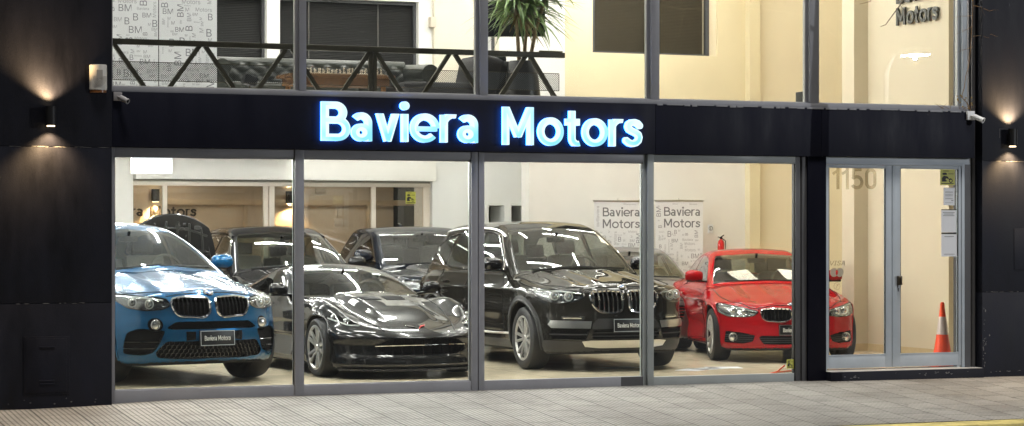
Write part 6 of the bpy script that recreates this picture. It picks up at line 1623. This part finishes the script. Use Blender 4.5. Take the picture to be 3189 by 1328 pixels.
q.box((-.72, -.34, .13), (.68, .30, .165), .006); q.build('base_frame', M_STEEL, ac)
# television
tv = thing('television', 'black wall television tilted down behind the potted plant', 'television', (.62, 3.4, 4.26), R(-24))
q = MB(); q.box((-.36, -.03, -.22), (.36, .03, .22), .008); q.build('screen_case', M_BLACK, tv); q = MB(); q.box((-.345, -.0325, -.205), (.345, -.0305, .205)); q.build('screen', mat('dark screen', (.006, .006, .007), .12), tv)
q = MB(); q.box((-.04, .03, -.1), (.04, .5, .1)); q.build('wall_arm', M_STEEL, tv); 
# potted plant
pl = thing('potted_yucca', 'tall yucca plant with long green leaves in a dark tapered pot', 'potted plant', (-.215, 1.2, 2.95))
q = MB(); q.lathe([(.20, 0), (.21, .02), (.215, .15), (.19, .40), (.155, .60), (.145, .615), (.135, .60), (.15, .5), (0, .5)], 40); q.build('pot', mat('dark grey pot', (.016, .015, .015), .35), pl, 50)
q = MB(); q.lathe([(0, .56), (.145, .56)], 24); q.build('soil', mat('potting soil', (.03, .02, .012), .9, bump=.5), pl)
M_CANE = mat('dry cane', (.26, .19, .11), .8, bump=.5, bscale=40, var=.2); M_LEAF = None
def leaf_mat():
    m, n, l = _newmat('yucca leaf'); b = n['Principled BSDF']; tc = n.new('ShaderNodeTexCoord'); nz = n.new('ShaderNodeTexNoise'); nz.inputs['Scale'].default_value = 3; l.new(tc.outputs['Object'], nz.inputs['Vector'])
    r = n.new('ShaderNodeValToRGB'); r.color_ramp.elements[0].position = .35; r.color_ramp.elements[0].color = (.08, .15, .04, 1); r.color_ramp.elements[1].position = .65; r.color_ramp.elements[1].color = (.24, .34, .12, 1); l.new(nz.outputs['Fac'], r.inputs[0]); l.new(r.outputs[0], b.inputs['Base Color']); b.inputs['Roughness'].default_value = .45; return m
M_LEAF = leaf_mat(); M_DRYL = mat('dry leaf', (.30, .22, .11), .7)
def rosette(c, n, Lr, seed, up=.2, m=None):
    r = random.Random(seed); bm = bmesh.new()
    for k in range(n):
        az = r.uniform(0, 2 * math.pi); el = math.asin(max(-1, min(1, r.uniform(-.75 + up, 1.)))); L = Lr * r.uniform(.7, 1.15); w = r.uniform(.010, .024); droop = r.uniform(.3, 1.7) if r.random() < .6 else r.uniform(.2, .6)
        d = Vector((math.cos(az) * math.cos(el), math.sin(az) * math.cos(el), math.sin(el))); side = d.cross(Vector((0, 0, 1)))
        if side.length < .05: side = Vector((1, 0, 0))
        side.normalize(); p = Vector(c) + d * .02 + Vector((0, 0, r.uniform(-.10, .08))); prev = None; ns = 7
        for i in range(ns + 1):
            t = i / ns; ww = w * (.6 + 1.2 * t) * (1 - t ** 3) if t < .4 else w * 1.08 * (1 - ((t - .4) / .6) ** 1.6)
            up_ = side.cross(d).normalized(); a = bm.verts.new(p + side * ww + up_ * ww * .25); b = bm.verts.new(p); e_ = bm.verts.new(p - side * ww + up_ * ww * .25)
            if prev: bm.faces.new((prev[0], prev[1], b, a)); bm.faces.new((prev[1], prev[2], e_, b))
            prev = (a, b, e_); p = p + d * (L / ns); d = (d + Vector((0, 0, -droop * .16))).normalized()
    me = bpy.data.meshes.new('leaves'); bm.to_mesh(me); bm.free(); return shade(me, 60)
for k, (a, b, n_, Lr, upv) in enumerate((((-.03, 0), (-.10, .0, 1.30), 130, .62, .30), ((.02, .03), (.10, .05, 1.22), 130, .60, .25), ((.06, -.02), (.30, -.05, 1.45), 60, .5, .4))):
    q = MB(); q.tube([(a[0], a[1], .5), (a[0] * .6 + b[0] * .4, a[1], .5 + (b[2] - .5) * .5), (b[0], b[1], b[2])], [.024, .020, .022], 10); q.build('cane', M_CANE, pl)
    link('leaves', rosette(b, n_, Lr, 40 + k, upv), M_LEAF, pl)
link('dry_leaves', rosette((-.02, 0, 1.12), 26, .38, 77, -.2), M_DRYL, pl)
# bracket lamp / small wall box
q = MB(); q.box((.42, 5.9, 4.36), (.50, 5.998, 4.50), .01); o = q.build('intercom', mat('cream plastic box', (.6, .52, .42), .5)); tag(o, 'small cream box on the mezzanine wall beside the dark blinds', 'box')

# ---------------------------------------------------------------- small showroom things
tc_ = thing('traffic_cone', 'orange traffic cone with a white reflective collar inside the right door', 'traffic cone', (5.232, 1.0, 0))
M_ORANGE = mat('orange plastic', (.85, .07, .012), .4)
q = MB(); q.box((-.17, -.17, 0), (.17, .17, .03), .01); q.build('base', M_ORANGE, tc_)
def rr2(z): return .118 - (.118 - .022) * (z - .03) / (.76 - .03)
q = MB(); q.lathe([(rr2(.03) + .01, .03), (rr2(.36), .36)], 32); q.lathe([(rr2(.36), .36), (rr2(.60), .60)], 32) if False else None; q.lathe([(rr2(.62), .62), (rr2(.72), .72), (.03, .725), (.026, .755), (.018, .775), (.0, .777)], 32); q.lathe([(rr2(.36), .36), (rr2(.62), .62)], 32); q.build('cone', M_ORANGE, tc_, 30)
q = MB(); q.lathe([(rr2(.385) + .002, .385), (rr2(.60) + .002, .60)], 32); q.build('reflective_collar', mat('reflective collar', (.62, .52, .48), .35, .3), tc_, 30)
fe = thing('fire_extinguisher', 'red fire extinguisher on the back wall above the red coupe', 'fire extinguisher', (6.115, 8.45, 1.165)); fe.scale = (.75, .75, .75)
q = MB(); q.lathe([(0, 0), (.06, 0), (.07, .015), (.07, .36), (.055, .42), (.02, .45), (.02, .47), (0, .47)], 24); q.build('cylinder', mat('extinguisher red', (.50, .012, .012), .3, coat=.5), fe)
q = MB(); q.beam((-.02, 0, .48), (.05, -.04, .54), .02, .02); q.beam((0, 0, .48), (-.07, .0, .50), .015, .015); q.tube([(0, -.02, .48), (.08, -.05, .42), (.085, -.03, .2)], .01, 8); q.box((-.02, -.02, .46), (.02, .02, .50)); q.build('valve', M_BLACK, fe)
sg_ = thing('wall_sign_plate', 'small white sign plate with a dark symbol beside the roll up banner', 'sign', (5.966, 8.585, 1.596))
q = MB(); q.box((0, 0, 0), (.085, .012, .135), .002); q.build('plate', M_PAPER, sg_); q = MB(); q.lathe([(.026, -.002), (.034, -.002), (.034, -.0005), (.026, -.0005)], 20, 'Y', M=Matrix.Translation((.043, 0, .075)), closed=True); q.box((.038, -.002, .055), (.048, -.0005, .095)); q.build('symbol', M_INK, sg_)
pp = MB()
for k, (x, y, a) in enumerate(((2.36, 1.62, 20), (2.62, 1.72, -15), (2.1, 1.5, 40), (1.45, 2.2, 10))):
    pp = MB(); pp.obox((0, 0, .001), (.42, .297, .0015), None); o = pp.build('floor_reflection_sheet', M_PAPER); o.location = (x, y, .0005); o.rotation_euler = (0, 0, R(a))  # floor reflection put in as a thin white sheet
    tag(o, ('floor reflection laid as a thin white sheet under the nose of the black car' if k < 3 else 'floor reflection laid as a thin white sheet by the front wheel of the black car'), 'paper', 'floor reflections laid as white sheets')
q = MB(); pts = [(3.35, .62, .012), (3.0, .75, .012), (2.72, .58, .012), (2.55, .44, .012), (2.47, .30, .014), (2.50, .18, .05), (2.56, .12, .12)]
sm = []
for i in range(len(pts) - 1):
    for t in (0, .25, .5, .75): sm.append(tuple(pts[i][k] + (pts[i + 1][k] - pts[i][k]) * t for k in range(3)))
sm.append(pts[-1]); q.tube(sm, .009, 8); o = q.build('extension_cord', mat('orange red cord', (.55, .07, .02), .4)); tag(o, 'red extension cord on the floor in front of the red coupe', 'cord')

# ---------------------------------------------------------------- ceiling lights
def panel(x, y, z, w, d, m, grp, label, lz=.03):
    t = thing('ceiling_light', label, 'ceiling light', (x, y, z), 0, grp)
    q = MB(); q.box((-w / 2 - .015, -d / 2 - .015, 0), (w / 2 + .015, d / 2 + .015, lz), .004); q.build('frame', M_CAMW, t)
    q = MB(); q.box((-w / 2, -d / 2, -.004), (w / 2, d / 2, -.0005)); q.build('diffuser', m, t)
    if z < 6 and z > 3: 
        q = MB(); q.tube([(-w / 3, 0, lz), (-w / 3, 0, 6.3 - z)], .004, 5); q.tube([(w / 3, 0, lz), (w / 3, 0, 6.3 - z)], .004, 5); q.build('hanging_wire', M_SATIN, t)
    return t
def tube(x, y, z, L, r, m, grp, label, along, drop):
    t = thing('tube_light', label, 'tube light', (x, y, z), 0 if along else R(90), grp)
    q = MB(); q.box((-L / 2 - .02, -.03, drop - .035), (L / 2 + .02, .03, drop), .006); q.box((-L / 2 - .02, -.012, -r), (-L / 2, .012, drop - .03)); q.box((L / 2, -.012, -r), (L / 2 + .02, .012, drop - .03))
    if drop > .2: q.tube([(-L / 3, 0, drop), (-L / 3, 0, 6.3 - z)], .004, 5); q.tube([(L / 3, 0, drop), (L / 3, 0, 6.3 - z)], .004, 5)
    q.build('batten', M_CAMW, t)
    q = MB(); q.lathe([(r, -L / 2), (r, L / 2)], 12, 'X'); q.build('lit_tube', m, t)
for i, x in enumerate((-4.6, -3.3, -2.0, -.7)):
    for j, y in enumerate((.9, 2.2, 3.6, 5.0, 6.4, 7.6, 8.6)):
        if (i, j) in ((1, 0), (2, 3)): panel(x, y, 2.715, .55, .55, M_PANEL, 'square ceiling lights under the mezzanine', 'square white ceiling light under the mezzanine slab')
        else: tube(x, y, 2.665 if j < 5 else 2.705, 1.0, .016, M_TUBE, 'tube lights under the mezzanine', 'white tube light under the mezzanine slab', (i + j) % 2, .085 if j < 5 else .045)
for i, x in enumerate((.8, 2.1, 3.4, 4.7)):
    for j, y in enumerate((1.0, 2.6, 4.3, 6.0, 7.6)):
        if i == 3 and j in (0, 1, 3): continue
        if (i, j) in ((2, 1),): panel(x, y, 5.6, .62, .62, M_PANEL, 'square lights hung over the double height hall', 'square white light hung over the double height hall')
        else: tube(x, y, 5.6, 1.2, .028, M_TUBEH, 'tube lights hung over the double height hall', 'added unseen tube light brightening the back walls', (i + j) % 2, .25)
for x, y in ((.9, 9.4), (1.9, 10.4), (3.4, 9.6), (3.9, 10.6), (1.2, 10.8)): tube(x, y, 5.6, 1.2, .028, M_TUBEH, 'tube lights hung over the double height hall', 'added unseen tube light brightening the back walls', 1, .25)  # unseen tubes added to brighten the back walls
for x, y in ((6.6, 1.3), (8.3, 1.3), (6.6, 5.6), (8.3, 5.6), (6.0, 7.4), (8.0, 7.4)):
    panel(x, y, 6.26, .8, .8, M_PANELW, 'large warm lights on the high ceiling', 'large warm light on the high ceiling')
for x in (-4.2, -2.4, -.8):
    for y in (.9, 2.6, 4.4):
        panel(x, y, 6.26, .75, .75, M_PANELM, 'square ceiling lights over the mezzanine', 'square white ceiling light over the mezzanine')
panel(-1.5, 12.4, 2.715, .7, .3, M_PANEL, 'unseen lights added behind the partition', 'added unseen light brightening the brown wall'); panel(1.2, 12.4, 2.715, .7, .3, M_PANEL, 'unseen lights added behind the partition', 'added unseen light brightening the brown wall')  # unseen panels added to brighten the brown rear wall

# ---------------------------------------------------------------- outside: tree twigs, vine, street lamp
tr = thing('street_tree', 'bare street tree whose thin twigs hang before the upper right window', 'tree', (4.75, -2.6, pave_z(4.75, -2.6)))
M_BARK = mat('pale grey bark', (.20, .16, .12), .85, bump=.6, bscale=30, var=.2)
q = MB(); q.tube([(0, 0, -.1), (.02, 0, 1.2), (-.03, .02, 2.4), (.0, 0, 3.4), (.05, 0, 4.6), (0, .05, 6.0)], [.13, .10, .09, .08, .06, .02], 14); q.build('trunk', M_BARK, tr)
def twig(q, p, d, L, r, depth, rnd, seg=6):
    pts = [Vector(p)]; d = Vector(d).normalized()
    for k in range(seg):
        d = (d + Vector((rnd.uniform(-.25, .25), rnd.uniform(-.2, .2), rnd.uniform(-.22, .12)))).normalized(); pts.append(pts[-1] + d * L / seg)
    q.tube(pts, [r * (1 - .7 * k / seg) for k in range(seg + 1)], 6)
    if depth:
        for k in range(2, seg + 1, 2):
            e = (d + Vector((rnd.uniform(-.7, .7), rnd.uniform(-.5, .5), rnd.uniform(-.6, .5)))).normalized(); twig(q, pts[k], e, L * .5, r * .5, depth - 1, rnd, 5)
rnd = random.Random(4); q = MB()
for z, dd in ((4.9, (.9, -.2, .3)), (5.3, (.3, .6, .6)), (5.5, (-.5, -.7, .5)), (5.2, (.6, .5, .5)), (5.6, (-.6, .3, .6))): twig(q, (.02, 0, z), dd, 1.4, .014, 2, rnd, 6)
q.tube([(.03, 0, 4.3), (-.5, .02, 4.62), (-1.2, .05, 4.66), (-2.25, .05, 4.62), (-2.8, .1, 4.68)], [.022, .018, .013, .010, .005], 8)
q.tube([(-2.22, .05, 4.62), (-2.28, .06, 4.36), (-2.34, .06, 4.20), (-2.43, .05, 4.10), (-2.52, .05, 3.99), (-2.58, .05, 3.97)], [.008, .007, .006, .005, .004, .003], 6)
q.tube([(-2.34, .06, 4.20), (-2.30, .05, 4.14), (-2.29, .05, 4.08)], [.005, .004, .003], 6); q.tube([(-2.28, .06, 4.36), (-2.36, .05, 4.28), (-2.38, .05, 4.22)], [.005, .004, .003], 6)
q.tube([(-2.55, .08, 4.65), (-2.6, .06, 4.40), (-2.7, .05, 4.22), (-2.82, .05, 4.19)], [.007, .006, .004, .003], 6)
q.build('crown', M_BARK, tr)
vn = thing('dry_vine', 'thin dry vine climbing at the right end of the upper window', 'vine', (4.87, -.10, 3.04))
q = MB(); rnd = random.Random(8)
q.tube([(.03, 0, 0), (-.02, .01, .10), (-.10, .0, .16), (-.06, 0, .26), (-.04, 0, .40), (.0, 0, .52), (.03, 0, .75), (.06, 0, 1.2), (.07, 0, 2.2)], [.006, .006, .005, .005, .004, .004, .004, .004, .003], 6)
for k in range(7): twig(q, (.06, 0, .75 + k * .12), (rnd.choice((-1, 1)), 0, rnd.uniform(-.6, .6)), .22, .003, 1, rnd, 4)
for k in range(9): twig(q, (-.05 + rnd.uniform(-.35, .06), 0, .02), (rnd.uniform(-1, 1), 0, .4), .14, .003, 0, rnd, 4)
q.build('stems', mat('dry vine bark', (.20, .13, .07), .85), vn)
q = MB()
for k in range(16): q.obox((rnd.uniform(-.16, .06), rnd.uniform(-.01, .01), rnd.uniform(.03, .18)), (.018, .003, .014), Matrix.Rotation(rnd.uniform(0, 3), 3, 'Y'))
q.build('dry_leaves', mat('dry vine leaf', (.30, .20, .06), .8), vn)
sl_ = thing('street_lamp', 'street lamp with a lit white head across the road', 'street lamp', (13.9, -16.2, -.42))
q = MB(); q.tube([(0, 0, 0), (0, 0, 5.2), (0, .3, 5.55), (0, 1.0, 5.6)], [.08, .055, .045, .04], 12); q.build('pole', mat('dark painted pole', (.012, .013, .014), .6), sl_)
q = MB(); q.box((-.20, .75, 5.47), (.20, 1.35, 5.60), .03); q.build('lamp_head', M_CAMG, sl_)
q = MB(); q.box((-.18, .80, 5.44), (.18, 1.30, 5.466), .004); q.build('lamp_lens', emit_mat('street lamp light', (1, .98, .94), 220), sl_)

lp = bpy.data.lights.new('street_lamp_light', 'POINT'); lp.energy = 3200; lp.color = (.92, .95, 1); lp.shadow_soft_size = .03; lo = bpy.data.objects.new('street_lamp_light', lp); COL.objects.link(lo); lo.parent = sl_; lo.location = (0, 1.05, 5.40)
# ---------------------------------------------------------------- the cars
P_BLUE = mat('metallic blue paint', (.009, .078, .185), .22, .35, spec=.05, coat=1., coat_r=.012, flake=.25)
P_BLACK = mat('black sapphire paint', (.013, .0122, .0105), .3, .0, spec=.0, coat=1., coat_r=.008, flake=.3)
P_GREY = mat('dark graphite paint', (.010, .0105, .011), .26, .15, spec=.0, coat=.85, coat_r=.008, flake=.3)
P_RED = mat('bright red paint', (.34, .006, .010), .4, .0, spec=.0, coat=.76, coat_r=.008, flake=.12)
P_NAVY = mat('blue black paint', (.008, .010, .015), .25, .0, spec=.0, coat=.9, coat_r=.01)
P_CHAR = mat('charcoal paint', (.012, .012, .013), .28, .0, spec=.0, coat=.9, coat_r=.02)
P_SILV = mat('grey silver paint', (.20, .195, .185), .3, .7, coat=1., coat_r=.02)
GRP = None
build_car(spec_blue(), 'metallic blue sports utility car with twin black grilles beside the left pillar', 'car', (-3.79, 1.13, 0), R(11.6), 'parked_car', P_BLUE)
build_car(spec_vette(), 'dark grey low sports car with hood louvres behind the second window', 'car', (-1.37, 1.17, 0), R(5), 'parked_car', P_GREY)
build_car(spec_x3(), 'black sports utility car with chrome twin grilles and silver roof rails', 'car', (1.22, 1.44, 0), R(.6), 'parked_car', P_BLACK)
build_car(spec_red(), 'bright red coupe parked behind the door column', 'car', (3.81, 2.11, 0), R(-17.2), 'parked_car', P_RED)
build_car(spec_suv_back(), 'dark dusty utility car with black roof rails in the second row', 'car', (-1.05, 6.0, 0), R(-1), 'parked_car', P_CHAR, res=.03).scale = (1, 1, .965)
build_car(spec_pickup(), 'blue black double cab pickup truck in front of the glazed partition', 'pickup truck', (1.17, 6.3, 0), R(0), 'pickup_truck', P_NAVY, res=.03)
build_car(spec_sedan(), 'grey silver saloon car half hidden behind the black utility car', 'car', (3.35, 5.0, 0), R(-16), 'parked_car', P_SILV, res=.03)
build_car(spec_hatch(), 'black car with its bonnet raised behind the blue car', 'car', (-2.77, 6.5, 0), R(0), 'parked_car', P_NAVY, res=.03)

# ---------------------------------------------------------------- light, sky and camera
w = bpy.data.worlds.new('World'); SC.world = w; w.use_nodes = True; nt = w.node_tree; bg = nt.nodes['Background']
sky = nt.nodes.new('ShaderNodeTexSky'); sky.sky_type = 'NISHITA'; sky.sun_disc = False
SUN_EL, SUN_AZ = 74, 200
sky.sun_elevation = R(SUN_EL); sky.sun_rotation = R(SUN_AZ); nt.links.new(sky.outputs[0], bg.inputs[0]); bg.inputs[1].default_value = .006
sd = bpy.data.lights.new('sun', 'SUN'); sd.energy = 3.0; sd.angle = R(14); sd.color = (1, .95, .88); so = bpy.data.objects.new('sun', sd); COL.objects.link(so)
# light travels down, into the shop front and slightly to the right
so.rotation_euler = (R(90 - SUN_EL), 0, R(-12))
cd = bpy.data.cameras.new('camera'); co = bpy.data.objects.new('camera', cd); COL.objects.link(co)
co.location = (-10, -22.27, 1.68); co.rotation_euler = (R(90), 0, R(-22.37)); cd.sensor_width = 36; cd.lens = 36 * 7000 / 3189; cd.shift_y = (710 - 664) / 3189; cd.clip_end = 300; cd.clip_start = .1
SC.camera = co
vs = SC.view_settings; vs.view_transform = 'Standard'; vs.look = 'None'; vs.exposure = 0; vs.gamma = 1; vs.use_curve_mapping = False
cy = SC.cycles; cy.max_bounces = 10; cy.transparent_max_bounces = 24; cy.diffuse_bounces = 4; cy.glossy_bounces = 4; cy.caustics_reflective = False; cy.caustics_refractive = False; cy.use_denoising = True; cy.sample_clamp_indirect = 8
